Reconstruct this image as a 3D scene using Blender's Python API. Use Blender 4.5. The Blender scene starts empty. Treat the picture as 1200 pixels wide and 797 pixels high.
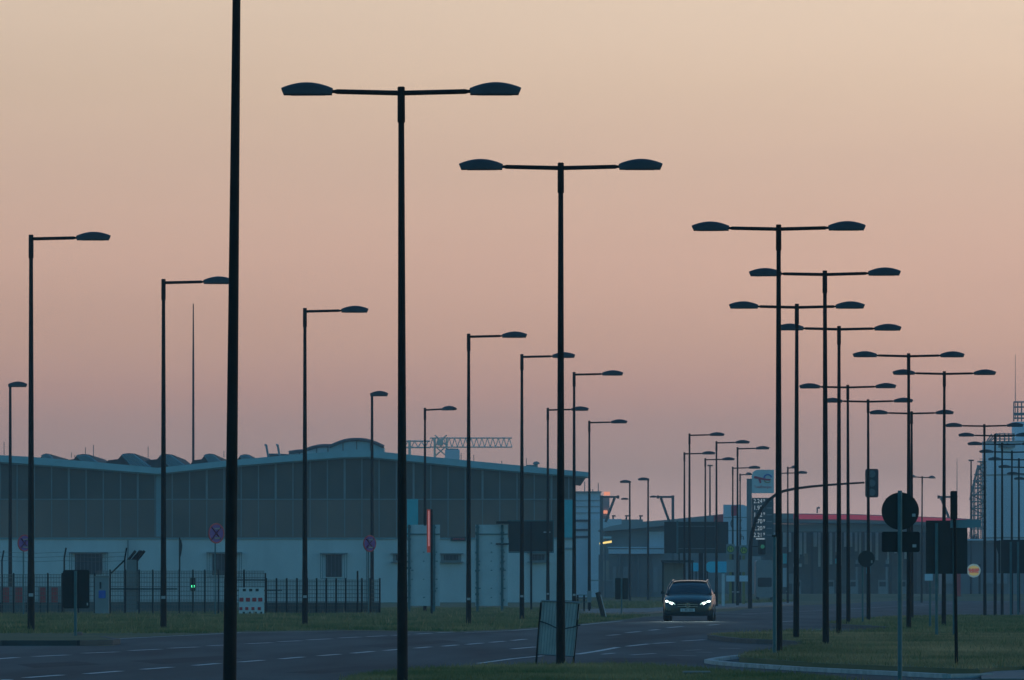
import bpy, bmesh, math, random
import numpy as np
from mathutils import Vector, Matrix
from mathutils.geometry import tessellate_polygon
random.seed(7); rng = np.random.default_rng(7)
S = bpy.context.scene
R = math.radians
COL = S.collection

# ------------------------------------------------------------------ camera, sky, sun
F = 9000.0          # focal length in photo pixels (270 mm)
HC = 1.24           # eye height
HY = 688.0          # horizon row
cam = bpy.data.cameras.new('camera'); co = bpy.data.objects.new('camera', cam); COL.objects.link(co)
cam.sensor_width = 36; cam.lens = F/1200*36; cam.shift_y = (HY-398.5)/1200
cam.clip_start = 1; cam.clip_end = 6000
co.location = (0, 0, HC); co.rotation_euler = (R(90), 0, 0)
S.camera = co
S.view_settings.view_transform = 'Standard'; S.view_settings.look = 'None'
S.view_settings.exposure = 0; S.view_settings.gamma = 1; S.view_settings.use_curve_mapping = False
S.cycles.volume_bounces = 0
try: S.cycles.volume_step_rate = 4
except Exception: pass

def s2l(c):
    return tuple(((v/255)/12.92 if v/255 <= .04045 else ((v/255+.055)/1.055)**2.4) for v in c)

SUN_EL, SUN_AZ = R(3.5), R(82)       # low, to the right
w = bpy.data.worlds.new('World'); S.world = w; w.use_nodes = True
nt = w.node_tree; N = nt.nodes; LK = nt.links
for n in list(N): N.remove(n)
out = N.new('ShaderNodeOutputWorld'); bg = N.new('ShaderNodeBackground'); LK.new(bg.outputs[0], out.inputs[0])
tc = N.new('ShaderNodeTexCoord'); sep = N.new('ShaderNodeSeparateXYZ'); LK.new(tc.outputs['Generated'], sep.inputs[0])
def mth(op, a, b=None, clamp=False):
    m = N.new('ShaderNodeMath'); m.operation = op; m.use_clamp = clamp
    for i, v in enumerate((a, b)):
        if v is None: continue
        if isinstance(v, (int, float)): m.inputs[i].default_value = v
        else: LK.new(v, m.inputs[i])
    return m.outputs[0]
def smap(v, a, b):
    m = N.new('ShaderNodeMapRange'); m.interpolation_type = 'SMOOTHSTEP'
    LK.new(v, m.inputs[0]); m.inputs[1].default_value = a; m.inputs[2].default_value = b
    return m.outputs[0]
def vmul(c, f):
    m = N.new('ShaderNodeVectorMath'); m.operation = 'MULTIPLY'; LK.new(c, m.inputs[0])
    if isinstance(f, tuple): m.inputs[1].default_value = f
    else:
        cb = N.new('ShaderNodeCombineXYZ'); [LK.new(f, cb.inputs[i]) for i in range(3)]; LK.new(cb.outputs[0], m.inputs[1])
    return m.outputs[0]
# sky glow low over the horizon after sunset, by elevation
ramp = N.new('ShaderNodeValToRGB'); ramp.color_ramp.interpolation = 'LINEAR'
RS = [(0, (229, 191, 179)), (0.0076, (229, 191, 179)), (0.0153, (202, 165, 150)), (0.0253, (224, 172, 150)), (0.032, (232, 182, 155)), (0.043, (237, 191, 165)), (0.0542, (235, 197, 171)), (0.0653, (237, 205, 177)), (0.0764, (243, 215, 188)), (0.12, (235, 212, 191))]
el = ramp.color_ramp.elements
while len(el) < len(RS): el.new(.5)
for e, (p, c) in zip(el, RS): e.position = p/.12; e.color = (*s2l(c), 1)
LK.new(mth('DIVIDE', sep.outputs[2], .12, True), ramp.inputs[0])
side = N.new('ShaderNodeMapRange'); LK.new(sep.outputs[0], side.inputs[0])
side.inputs[1].default_value = -.07; side.inputs[2].default_value = .07; side.inputs[3].default_value = .93; side.inputs[4].default_value = 1.075
nz = N.new('ShaderNodeTexNoise'); nz.inputs['Scale'].default_value = 9; nz.inputs['Detail'].default_value = 3
mp = N.new('ShaderNodeMapping'); mp.inputs['Scale'].default_value = (1, 1, 7); LK.new(tc.outputs['Generated'], mp.inputs[0]); LK.new(mp.outputs[0], nz.inputs[0])
nzf = N.new('ShaderNodeMapRange'); LK.new(nz.outputs[0], nzf.inputs[0]); nzf.inputs[1].default_value = .3; nzf.inputs[2].default_value = .7
nzf.inputs[3].default_value = .975; nzf.inputs[4].default_value = 1.025
glow = vmul(ramp.outputs[0], mth('MULTIPLY', side.outputs[0], nzf.outputs[0]))
sky = N.new('ShaderNodeTexSky'); sky.sky_type = 'NISHITA'; sky.sun_disc = False
sky.sun_elevation = SUN_EL; sky.sun_rotation = SUN_AZ; sky.air_density = 1.2; sky.ozone_density = 4; sky.dust_density = .3
SKY_K = (.10*2.4, .10*3.95, .10*3.95)
dusk = vmul(sky.outputs[0], SKY_K)
front = mth('MULTIPLY', smap(sep.outputs[1], .25, .9), mth('SUBTRACT', 1.0, smap(sep.outputs[2], .10, .35)))
mix = N.new('ShaderNodeMix'); mix.data_type = 'RGBA'
LK.new(front, mix.inputs[0]); LK.new(dusk, mix.inputs[6]); LK.new(glow, mix.inputs[7])
LK.new(mix.outputs[2], bg.inputs[0]); bg.inputs[1].default_value = 1.0

sl = bpy.data.lights.new('sun', 'SUN'); so = bpy.data.objects.new('sun', sl); COL.objects.link(so)
sl.energy = .075; sl.angle = R(10); sl.color = (1, .55, .42)
sd = Vector((math.sin(SUN_AZ)*math.cos(SUN_EL), math.cos(SUN_AZ)*math.cos(SUN_EL), math.sin(SUN_EL)))
so.rotation_euler = sd.to_track_quat('Z', 'Y').to_euler(); so.location = (0, 0, 50)

# ------------------------------------------------------------------ materials
def mat(name, col, rough=.7, var=.15, scale=3.0, metal=0, emis=None, estr=0, col2=None, stretch=(1, 1, 1), spec=.5, bump=0, detail=5):
    m = bpy.data.materials.new(name); m.use_nodes = True
    n = m.node_tree.nodes; l = m.node_tree.links; b = n['Principled BSDF']
    b.inputs['Roughness'].default_value = rough; b.inputs['Metallic'].default_value = metal
    b.inputs['Specular IOR Level'].default_value = spec
    t = n.new('ShaderNodeTexCoord'); mpp = n.new('ShaderNodeMapping'); mpp.inputs['Scale'].default_value = stretch
    no = n.new('ShaderNodeTexNoise'); no.inputs['Scale'].default_value = scale; no.inputs['Detail'].default_value = detail
    l.new(t.outputs['Object'], mpp.inputs[0]); l.new(mpp.outputs[0], no.inputs[0])
    mr = n.new('ShaderNodeMapRange'); l.new(no.outputs[0], mr.inputs[0]); mr.inputs[1].default_value = .3; mr.inputs[2].default_value = .7
    mx = n.new('ShaderNodeMix'); mx.data_type = 'RGBA'; l.new(mr.outputs[0], mx.inputs[0])
    c2 = col2 if col2 else tuple(min(1, v*(1+var)) for v in col)
    c1 = col if col2 else tuple(v*(1-var) for v in col)
    mx.inputs[6].default_value = (*c1, 1); mx.inputs[7].default_value = (*c2, 1)
    l.new(mx.outputs[2], b.inputs['Base Color'])
    if bump:
        bp = n.new('ShaderNodeBump'); bp.inputs['Strength'].default_value = bump; bp.inputs['Distance'].default_value = .02
        l.new(no.outputs[0], bp.inputs['Height']); l.new(bp.outputs[0], b.inputs['Normal'])
    if emis:
        b.inputs['Emission Color'].default_value = (*emis, 1); b.inputs['Emission Strength'].default_value = estr
    return m
M = {}
M['asphalt'] = mat('asphalt', (.032,.041,.044), .9, scale=.55, col2=(.105,.118,.115), stretch=(1,.07,1), spec=.15, detail=8)
M['asphalt_dark'] = mat('asphalt_dark', (.030,.038,.041), .9, scale=1.5, col2=(.045,.055,.058), stretch=(1,.2,1), spec=.15)
M['paint'] = mat('road_paint', (.52,.52,.50), .6, .25, 6)
M['grass_soil'] = mat('grass_soil', (.09,.11,.05), .95, scale=.25, col2=(.22,.16,.09), spec=.1)
M['grass_dry'] = mat('dry_grass', (.11,.12,.045), .8, scale=.30, col2=(.66,.37,.19), spec=.15, stretch=(1,.35,1))
M['grass'] = mat('grass', (.075,.12,.035), .8, scale=.40, col2=(.46,.30,.14), spec=.15, stretch=(1,.35,1))
M['kerb'] = mat('kerb_stone', (.16,.16,.155), .8, .25, 2)
M['paving'] = mat('paving', (.16,.145,.135), .8, .2, 1.5)
M['pole'] = mat('dark_pole_paint', (.020,.018,.017), .75, .3, 3, spec=.12)
M['lamphead'] = mat('lamp_head_paint', (.045,.045,.045), .5, .15, 5)
M['diffuser'] = mat('lamp_glass', (.09,.09,.09), .3, .1, 5)
M['sticker'] = mat('pale_sticker_and_lit_edge', (.42,.42,.42), .6, .1, 20)  # stickers and tags; also paints the sunlit edge of the leaning post
M['steel'] = mat('galvanised_steel', (.05,.13,.14), .55, .2, 6)
M['signback'] = mat('sign_back', (.008,.014,.015), .55, .25, 3)
M['signblack'] = mat('sign_back_black', (.01,.012,.014), .6, .25, 3)
M['white_wall'] = mat('white_wall', (.60,.61,.60), .75, .13, .5, stretch=(1,1,.35))
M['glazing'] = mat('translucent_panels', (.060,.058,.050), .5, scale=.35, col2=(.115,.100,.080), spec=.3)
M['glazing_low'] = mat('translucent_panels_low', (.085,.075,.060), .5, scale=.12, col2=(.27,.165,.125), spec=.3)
M['mullion'] = mat('pale_mullion', (.20,.25,.26), .5, .1, 2)
M['fascia'] = mat('teal_fascia', (.30,.50,.54), .5, .08, 1.2)
M['fascia_low'] = mat('fascia_lower', (.18,.30,.33), .5, .08, 1.2)
M['teal'] = mat('teal_cladding', (.005,.46,.52), .5, .08, 1)
M['roof'] = mat('grey_roof', (.10,.11,.115), .8, .2, .5)
M['darkroof'] = mat('dark_roof', (.022,.026,.026), .8, .35, .4, stretch=(3,1,1))
M['darkglass'] = mat('dark_window_glass', (.02,.022,.024), .55, .2, 4, spec=.15)
M['frame'] = mat('window_frame', (.16,.2,.2), .6, .15, 4)
M['plinth'] = mat('plinth', (.10,.11,.11), .8, .2, 2)
M['concrete'] = mat('concrete', (.22,.22,.21), .85, .2, 1.2)
M['cabinet'] = mat('cabinet_grey', (.26,.27,.27), .6, .12, 2)
M['blue'] = mat('blue_enamel', (.06,.012,.26), .4, .1, 10)
M['red'] = mat('red_enamel', (.42,.008,.04), .45, .12, 10)
M['redcross'] = mat('red_cross', (.16,.01,.05), .5, .1, 10)
M['redboard'] = mat('red_board', (.55,.03,.03), .6, .2, 6)
M['whitep'] = mat('white_paint', (.65,.65,.64), .55, .08, 3)
M['whitepanel'] = mat('white_panel', (.58,.60,.60), .6, .08, 1.5)
M['wire'] = mat('fence_wire', (.20,.15,.125), .6, .15, 5)
M['glassgreen'] = mat('mesh_fabric', (.46,.46,.43), .7, .15, 4)
M['green_on'] = mat('green_signal', (.02,.5,.2), .4, .1, 5, emis=(.08,1,.45), estr=3.5)
M['green_dim'] = mat('green_signal_dim', (.02,.3,.15), .4, .1, 5, emis=(.2,.8,.5), estr=.06)
M['neon'] = mat('red_neon', (.4,.05,.04), .4, .15, 2, emis=(1,.16,.09), estr=.10)
M['neon_core'] = mat('neon_core', (.8,.5,.5), .4, .15, 2, emis=(1,.30,.25), estr=.28)
M['lens'] = mat('signal_lens', (.10,.13,.13), .4, .1, 9)
M['yellow_lit'] = mat('yellow_lit_sign', (.8,.6,.2), .5, .1, 5, emis=(1,.68,.20), estr=1.3)
M['sun_reflection_glow'] = mat('painted_sun_reflection', (.8,.4,.2), .4, .1, 5, emis=(1,.30,.16), estr=.9)  # low sun reflected in far panes, put in as orange emission
M['turq'] = mat('turquoise_banner', (.02,.75,.75), .5, scale=.35, col2=(.02,.45,.80))
M['paleblue'] = mat('pale_blue_sheet', (.60,.68,.76), .55, .07, .25, stretch=(4,4,.2))
M['facade_blue'] = mat('far_facade', (.62,.66,.72), .6, .08, .3)
M['facade_dark'] = mat('far_dark_facade', (.19,.20,.20), .7, .25, .25)
M['facade_grey'] = mat('far_grey_facade', (.30,.30,.30), .7, .15, .2)
M['beige'] = mat('beige_panel', (.30,.26,.21), .7, .12, .6)
M['canopyred'] = mat('canopy_red', (.7,.05,.10), .5, .1, .3, emis=(1,.10,.17), estr=.17)
M['signred'] = mat('sign_red', (.60,.03,.08), .5, .1, 3)
M['signblue'] = mat('sign_blue', (.02,.12,.50), .5, .1, 3)
M['signwhite'] = mat('sign_pale', (.66,.70,.70), .5, .06, 1.5)
M['pricepanel'] = mat('price_panel', (.05,.075,.085), .5, .15, 1)
M['digits'] = mat('price_digits', (.6,.6,.6), .5, .05, 5, emis=(.8,.85,.85), estr=.28)
M['yellow'] = mat('yellow_paint', (.26,.21,.06), .6, .12, 4)
M['buslime'] = mat('stop_sign_yellow', (.50,.55,.08), .5, .1, 6)
M['dkgreen'] = mat('dark_green', (.02,.10,.04), .5, .1, 6)
M['bun'] = mat('bun_orange', (.75,.55,.15), .5, .05, 5, emis=(.9,.62,.18), estr=.22)
M['burgerred'] = mat('logo_red', (.65,.06,.03), .5, .05, 5, emis=(.9,.08,.04), estr=.15)
M['lime'] = mat('logo_disc', (.6,.68,.62), .5, .05, 3, emis=(.7,.8,.65), estr=.10)
M['silo'] = mat('silo_sheet', (.72,.78,.86), .6, .06, .15, stretch=(6,6,.15))
M['craneprint'] = mat('crane_steel', (.85,.62,.5), .6, .1, .4)
M['carpaint'] = mat('dark_car_paint', (.012,.028,.028), .22, .1, 3, spec=.6)
M['carglass'] = mat('car_glass', (.012,.022,.028), .08, .1, 3, spec=.6)
M['chrome'] = mat('chrome', (.5,.5,.5), .25, .05, 8, metal=.9)
M['tyre'] = mat('tyre_rubber', (.012,.012,.012), .85, .2, 9)
M['rim'] = mat('alloy_rim', (.22,.22,.23), .4, .1, 9, metal=.7)
M['black'] = mat('black_plastic', (.012,.013,.014), .6, .2, 9)
M['headlight'] = mat('headlight_glass', (.8,.85,.85), .1, .02, 9, emis=(.80,1,.92), estr=9)
M['headglass'] = mat('headlight_surround', (.25,.3,.3), .15, .1, 9, emis=(.6,.95,.85), estr=.7)
M['timber'] = mat('weathered_timber', (.035,.025,.02), .8, .3, 8)
M['rock'] = mat('reddish_base', (.22,.13,.11), .85, .25, 8)
M['bark'] = mat('bark', (.04,.035,.03), .9, .3, 4)
M['glass_shelter'] = mat('shelter_panel', (.20,.17,.15), .3, .2, .8, stretch=(6,1,.2))

# ------------------------------------------------------------------ builders
class MB:
    def __init__(s): s.v = []; s.f = []
    def add(s, vs, fs):
        b = len(s.v); s.v += [tuple(v) for v in vs]; s.f += [tuple(i+b for i in f) for f in fs]; return s
    def box(s, x0, x1, y0, y1, z0, z1):
        vs = [(x, y, z) for z in (z0, z1) for y in (y0, y1) for x in (x0, x1)]
        return s.add(vs, [(0,2,3,1),(4,5,7,6),(0,1,5,4),(2,6,7,3),(0,4,6,2),(1,3,7,5)])
    def tube(s, pts, rad, n=10):
        pts = [Vector(p) for p in pts]
        if not hasattr(rad, '__len__'): rad = [rad]*len(pts)
        vs = []; fs = []
        ref = None
        for i, p in enumerate(pts):
            d = (pts[min(i+1, len(pts)-1)]-pts[max(i-1, 0)]).normalized()
            if ref is None: ref = Vector((0,1,0)) if abs(d.y) < .9 else Vector((1,0,0))
            u = d.cross(ref).normalized(); v = d.cross(u).normalized()
            for k in range(n):
                a = 2*math.pi*k/n; vs.append(p+u*math.cos(a)*rad[i]+v*math.sin(a)*rad[i])
        for i in range(len(pts)-1):
            for k in range(n):
                a, b = i*n+k, i*n+(k+1)%n; fs.append((a, b, b+n, a+n))
        fs.append(tuple(range(n-1, -1, -1))); fs.append(tuple(range((len(pts)-1)*n, len(pts)*n)))
        return s.add(vs, fs)
    def bar(s, a, b, w, d=None):       # square bar between two points
        return s.tube([a, b], w*.7071, 4)
    def prism(s, poly, y0, y1):        # polygon (x,z) extruded along y
        n = len(poly); vs = [(x, y0, z) for x, z in poly]+[(x, y1, z) for x, z in poly]
        fs = []
        for t in tessellate_polygon([[Vector((x, z, 0)) for x, z in poly]]):
            fs.append(tuple(t)); fs.append(tuple(i+n for i in reversed(t)))
        for i in range(n): j = (i+1) % n; fs.append((i, j, j+n, i+n))
        return s.add(vs, fs)
    def slab(s, poly, z0, z1):         # polygon (x,y) extruded along z
        n = len(poly); vs = [(x, y, z1) for x, y in poly]+[(x, y, z0) for x, y in poly]
        fs = []
        for t in tessellate_polygon([[Vector((x, y, 0)) for x, y in poly]]):
            fs.append(tuple(t))
            if z0 != z1: fs.append(tuple(i+n for i in reversed(t)))
        if z0 != z1:
            for i in range(n): j = (i+1) % n; fs.append((i, j, j+n, i+n))
        else: vs = vs[:n]
        return s.add(vs, fs)
    def disc(s, cx, cz, r, y0, y1, n=28, rx=None):
        rx = rx or r
        return s.prism([(cx+rx*math.cos(2*math.pi*k/n), cz+r*math.sin(2*math.pi*k/n)) for k in range(n)], y0, y1)
    def ring(s, cx, cz, r0, r1, y0, y1, n=28, a0=0, a1=2*math.pi, rz=1.0):
        full = abs(a1-a0-2*math.pi) < 1e-6
        m = n if full else n+1
        vs = []
        for k in range(m):
            a = a0+(a1-a0)*k/n
            for r in (r0, r1):
                for y in (y0, y1): vs.append((cx+r*math.cos(a), y, cz+rz*r*math.sin(a)))
        fs = []
        for k in range(n):
            a = k*4; b = ((k+1) % m)*4
            fs += [(a, b, b+2, a+2), (a+1, a+3, b+3, b+1), (a, a+1, b+1, b), (a+2, b+2, b+3, a+3)]
        if not full: fs += [(0, 2, 3, 1), ((m-1)*4, (m-1)*4+1, (m-1)*4+3, (m-1)*4+2)]
        return s.add(vs, fs)
    def rrect(s, x0, x1, z0, z1, r, y0, y1, n=5):
        p = []
        for cx, cz, a in ((x1-r, z1-r, 0), (x0+r, z1-r, 90), (x0+r, z0+r, 180), (x1-r, z0+r, 270)):
            for k in range(n+1): t = R(a+90*k/n); p.append((cx+r*math.cos(t), cz+r*math.sin(t)))
        return s.prism(p, y0, y1)
    def build(s, name, m, parent=None, smooth=False, loc=None):
        me = bpy.data.meshes.new(name); me.from_pydata(s.v, [], s.f)
        bm = bmesh.new(); bm.from_mesh(me); bmesh.ops.recalc_face_normals(bm, faces=bm.faces); bm.to_mesh(me); bm.free()
        me.materials.append(m if not isinstance(m, str) else M[m])
        if smooth:
            for p in me.polygons: p.use_smooth = True
            me.set_sharp_from_angle(angle=R(40))
        o = bpy.data.objects.new(name, me); COL.objects.link(o)
        if parent: o.parent = parent
        if loc: o.location = loc
        return o
def tag(o, label, cat, group=None):
    o['label'] = label; o['category'] = cat
    if group: o['group'] = group
    return o
def thing(name, label, cat, px=None, Y=None, base=None, group=None, loc=None, rz=0):
    """Empty at a thing's foot. px = photo column, Y = distance (or from the ground row 'base')."""
    o = bpy.data.objects.new(name, None); COL.objects.link(o); o.empty_display_size = .3
    if base is not None: Y = dist(base)
    o.location = loc if loc else ((px-600)*Y/F, Y, 0)
    o.rotation_euler = (0, 0, rz)
    return tag(o, label, cat, group)
def dist(py): return HC*F/(py-HY)
def G(px, py): Y = dist(py); return ((px-600)*Y/F, Y)
class LC:                        # photo column/row -> local x,z of a thing at its own distance
    def __init__(s, t): s.t = t; s.Y = t.location.y; s.X = t.location.x
    def x(s, px): return (px-600)*s.Y/F-s.X
    def z(s, py): return HC-(py-HY)*s.Y/F
    def m(s, n): return n*s.Y/F
def kids(o): return [c for c in bpy.data.objects if c.parent == o]
def copy_tree(o, parent=None):
    c = o.copy(); COL.objects.link(c); c.parent = parent
    for ch in kids(o): copy_tree(ch, c)
    return c
def struct(o): o['kind'] = 'structure'; return o
def text(name, s, size, x, y, z, m, parent, depth=.01, align='CENTER', sx=1.0, bold=0):
    cu = bpy.data.curves.new(name, 'FONT'); cu.body = s; cu.size = size; cu.align_x = align; cu.align_y = 'CENTER'
    cu.extrude = depth/2; cu.offset = bold; cu.resolution_u = 3
    tmp = bpy.data.objects.new('tmp', cu); COL.objects.link(tmp)
    me = bpy.data.meshes.new_from_object(tmp); bpy.data.objects.remove(tmp); me.name = name
    me.materials.clear(); me.materials.append(M[m])
    o = bpy.data.objects.new(name, me); COL.objects.link(o); o.parent = parent
    o.location = (x, y, z); o.rotation_euler = (R(90), 0, 0); o.scale = (sx, 1, 1)
    return o

# ------------------------------------------------------------------ ground, roads, markings
gz = MB(); gz.slab([(-900,-80), (900,-80), (900,2600), (-900,2600)], 0, 0)
struct(gz.build('ground', 'grass_soil'))
far_edge = [(-300,762), (0,757), (132,757.2), (139,755), (126,752), (113,749.4), (200,745), (282,741), (400,739.2), (470,740.2), (532,741.2), (600,738.4),
            (640,735.5), (680,731.8), (730,727), (760,723), (800,720.5), (860,716), (900,711), (1000,707), (1050,704), (1100,702), (1200,699), (1400,695.5), (1700,694)]
rd = [G(*p) for p in far_edge]
rd += [(160, 500), (160, 60), (60, -60), (-60, -60), (-60, 100)]
struct(MB().slab(rd, .004, .004).build('road', 'asphalt'))
ZG = .10
gr_R = [(832,749), (850,747), (870,746), (935,744.6), (1000,744.8), (1045,741), (1041,738.6), (1000,736.4), (968,734), (985,731.5), (1000,730), (1060,726), (1150,725), (1250,726), (1500,729),
        (1600,800), (1300,790), (1200,789), (1166,790.5), (1148,793), (1050,789), (960,785), (885,779), (866,777), (880,771.5), (905,768), (918,765.5), (943,763), (945,759), (920,755.5), (890,754.5), (860,752.5)]
def grow(ps): return [G(*p) for p in ps]
PR = grow(gr_R)
struct(MB().slab(PR, .004, ZG).build('grass_median', 'grass_soil'))
PF = grow([(405,804), (440,798), (490,792), (565,787.5), (640,786), (750,786.5), (800,790), (860,795), (930,799), (985,804)])
PF = [(-1.6, 62), (-1.75, 90)]+PF+[(5.0, 96), (5.6, 80), (5.6, -50), (-1.5, -50)]
struct(MB().slab(PF, .004, ZG*.6).build('grass_strip', 'grass_soil'))
PI = grow([(-300,762), (0,756.6), (90,756.6), (128,755.8), (136,754.6), (120,752), (110,749.6), (60,748.4), (0,748), (-300,751)])
struct(MB().slab(PI, .004, .11).build('traffic_island', 'grass_soil'))
# darker paved lane behind the island and pale footpath on the far side
struct(MB().slab(grow([(-300,750), (0,747.2), (100,748.6), (60,744.5), (0,743), (-300,745)]), .004, .008).build('pavement', 'asphalt'))
struct(MB().slab(grow([(672,721), (760,719.5), (790,717), (850,714), (930,710), (930,706.5), (850,709), (760,714.5), (672,716)]), .004, .09).build('footpath', 'paving'))
struct(MB().slab(grow([(1166,789.5), (1200,788), (1300,789), (1300,800), (1150,800), (1150,793.4)]), .006, .05).build('pavement', 'paving'))
# kerbs
M['kerblight'] = mat('pale_kerb', (.36,.36,.35), .8, .3, 4)
M['kerbdark'] = mat('worn_kerb', (.06,.065,.065), .85, .25, 2)
def kerb(pts, wdt, h, z0, name='kerb', m='kerb'):
    P = [Vector((*G(*p), 0)) for p in pts]; mb = MB()
    for a, b in zip(P, P[1:]):
        d = (b-a).normalized(); n = Vector((-d.y, d.x, 0))*wdt/2
        q = [a+n, b+n, b-n, a-n]; mb.slab([(v.x, v.y) for v in q], z0, z0+h)
    return struct(mb.build(name, m))
kerb([(943,758), (920,755.9), (890,755), (860,753), (832,749.5)], .12, .10, .005, m='kerbdark')
kerb([(-300,762.3), (0,757), (90,757), (128,756.2), (137,754.9), (120,751.8)], .14, .113, .005, m='kerbdark')
kerb([(1050,741.5), (1041,739), (1000,736.9), (968,734.4)], .15, .11, .006, m='kerbdark')
kerb([(943,764), (918,766), (900,768.6), (872,771.5), (850,774), (836,776.2), (830,777.8), (838,779.2), (862,781.5), (940,787), (1050,792.5), (1110,795.6), (1160,795)], .13, .06, .007, m='kerblight')
# painted markings
def dashes(fn, marks, wdt, name='lane_marking'):
    mb = MB()
    for (a, b) in marks:
        A = Vector((*G(*a), 0)); B = Vector((*G(*b), 0)); d = (B-A).normalized(); n = Vector((-d.y, d.x, 0))*wdt/2
        q = [A+n, B+n, B-n, A-n]; mb.slab([(v.x, v.y) for v in q], fn, fn)
    return struct(mb.build(name, 'paint'))
row1 = [((-30,774.5),(20,771.0)), ((40,769.8),(80,768.0)), ((97,766.0),(138,764.4)), ((152,762.9),(188,761.2)), ((199,760.1),(232,758.6)), ((244,757.2),(268,756.2)), ((289,754.8),(319,753.5)),
        ((326,752.4),(353,751.2)), ((361,750.2),(388,749.0)), ((397,748.0),(422,746.9)), ((430,746.4),(452,745.4)), ((460,745),(478,744.2)), ((488,743.4),(506,742.4)), ((512,741.8),(531,741.0))]
row2 = [((-20,801),(10,797)), ((30,794.8),(73,791.6)), ((101,790.2),(141,787.0)), ((167,785.0),(201,782.4)), ((228,780.4),(256,778.0)), ((281,776.4),(308,774.2)),
        ((329,772.7),(355,770.4)), ((374,769),(398,767.1)), ((413,766),(437,763.8)), ((451,762.8),(470,761.2)), ((487,760),(504,758.5)), ((519,757.8),(536,756.2)), ((547,755.6),(565,754)),
        ((575,753.2),(591,751.8)), ((600,751),(616,749.4)), ((712,745),(726,744)), ((734,741.8),(750,740.4)), ((761,739),(772,738)), ((782,736),(800,734.4)), ((830,733),(842,732)), ((905,729.5),(930,728))]
dashes(.008, row1, .17); dashes(.008, row2, .15)
dashes(.008, [((600,761),(628,758.5)), ((676,767.2),(700,763.5)), ((700,763.5),(724,759)), ((735,757.8),(760,755)), ((765,754.6),(790,753)), ((800,751.6),(826,750))], .14)
dashes(.008, [((560,778),(600,772.5)), ((600,772.5),(636,769)), ((706,767.2),(720,765.8)), ((740,768),(768,766.2)), ((783,768.4),(815,769)), ((802,762.6),(822,762)), ((843,760),(868,760.6)), ((816,764.6),(834,765))], .10)
dashes(.008, [((113,750.2),(200,745.8)), ((200,745.8),(282,741.7)), ((282,741.7),(400,739.9)), ((545,741.7),(600,739.2)), ((600,739.2),(640,736.4)), ((640,736.4),(680,732.7)), ((680,732.7),(730,727.8))], .12, 'edge_line')
dashes(.008, [((870,720),(980,714.6)), ((940,740),(968,737.4)), ((948,743.2),(972,742.4)), ((980,714.6),(1100,708)), ((1100,708),(1200,704))], .10, 'edge_line')

# worn asphalt repairs
for q in (((150,775),(260,769),(285,772),(190,779)), ((420,757),(520,750.5),(540,752.6),(450,759.5)), ((700,750),(800,741),(830,742.5),(740,752)), ((20,779),(90,775.5),(120,779),(40,783.5)), ((700,772),(790,771),(800,774.5),(720,776.5)), ((330,789),(420,781),(470,781.5),(380,790))):
    struct(MB().slab(grow(q), .0065, .0065).build('asphalt_patch', 'asphalt_dark'))
# low grass bank before the filling station and far buildings
def bank(pts, z, name='grass_bank'):
    mb = MB(); n = len(pts)
    for (a, b) in zip(pts, pts[1:]):
        (xa, ya), (xb, yb) = a, b; h = 9
        vs = [(xa, ya-h, 0), (xb, yb-h, 0), (xb, yb, z), (xa, ya, z), (xb, yb+h, 0), (xa, ya+h, 0)]
        mb.add(vs, [(0,1,2,3), (3,2,4,5)])
    return struct(mb.build(name, 'grass_soil', smooth=True))
bank([(x, 690+10*math.sin(x*.07)) for x in range(14, 60, 4)], .62)
bank([(x, 620+6*math.sin(x*.2)) for x in range(4, 21, 3)], .35)

# grass blades
def inside(px, py, poly):
    c = np.zeros(len(px), bool); n = len(poly)
    for i in range(n):
        x1, y1 = poly[i]; x2, y2 = poly[(i+1) % n]
        if y1 == y2: continue
        k = ((y1 > py) != (y2 > py)) & (px < (x2-x1)*(py-y1)/(y2-y1)+x1); c ^= k
    return c
def blades(poly, x0, x1, y0, y1, n, hgt, wid, z, acc, kx=0.0):
    y = 1/(rng.uniform(1/y1, 1/y0, n)) if kx else rng.uniform(y0, y1, n)
    x = rng.uniform(x0, x1, n)
    if kx: x = rng.uniform(-1, 1, n)*(y*kx)+0
    if poly: k = inside(x, y, poly); x, y = x[k], y[k]
    m = len(x)
    clump = .55+.45*np.sin(x*1.7+np.sin(y*.31)*3)*np.sin(y*.23+x*.4)
    for b in range(3):
        ox = rng.normal(0, .05, m); oy = rng.normal(0, .05, m); h = hgt*(.45+rng.random(m)*.7)*(.7+.6*clump); a = rng.uniform(0, math.pi, m)
        lx = rng.normal(0, .4, m)*h; ly = rng.normal(0, .3, m)*h; wx = np.cos(a)*wid; wy = np.sin(a)*wid
        v = np.empty((m, 3, 3)); v[:, 0] = np.stack([x+ox-wx, y+oy-wy, np.full(m, z)], 1); v[:, 1] = np.stack([x+ox+wx, y+oy+wy, np.full(m, z)], 1)
        v[:, 2] = np.stack([x+ox+lx, y+oy+ly, z+h], 1); acc.append(v)
accd = []
acc = []
blades(PF, -2.2, 6.2, 96, 126, 60000, .062, .007, .058, acc)
E_ = rng.random((1400,3))
acc_e = []
for a_, b_ in zip(PF[2:11], PF[3:12]):
    t_ = rng.random(260); ex = a_[0]+(b_[0]-a_[0])*t_+rng.normal(0,.06,260); ey = a_[1]+(b_[1]-a_[1])*t_+rng.normal(0,.5,260)
    hh = .03+.07*rng.random(260); v = np.empty((260,3,3)); v[:,0] = np.stack([ex-.012, ey, np.full(260,.02)],1); v[:,1] = np.stack([ex+.012, ey, np.full(260,.02)],1); v[:,2] = np.stack([ex+rng.normal(0,.04,260), ey, .06+hh],1); acc.append(v)
blades(PR, 2.5, 22, 104, 190, 90000, .060, .009, .098, accd)
blades(PR, 6, 30, 190, 330, 40000, .10, .016, .098, acc)
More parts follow.
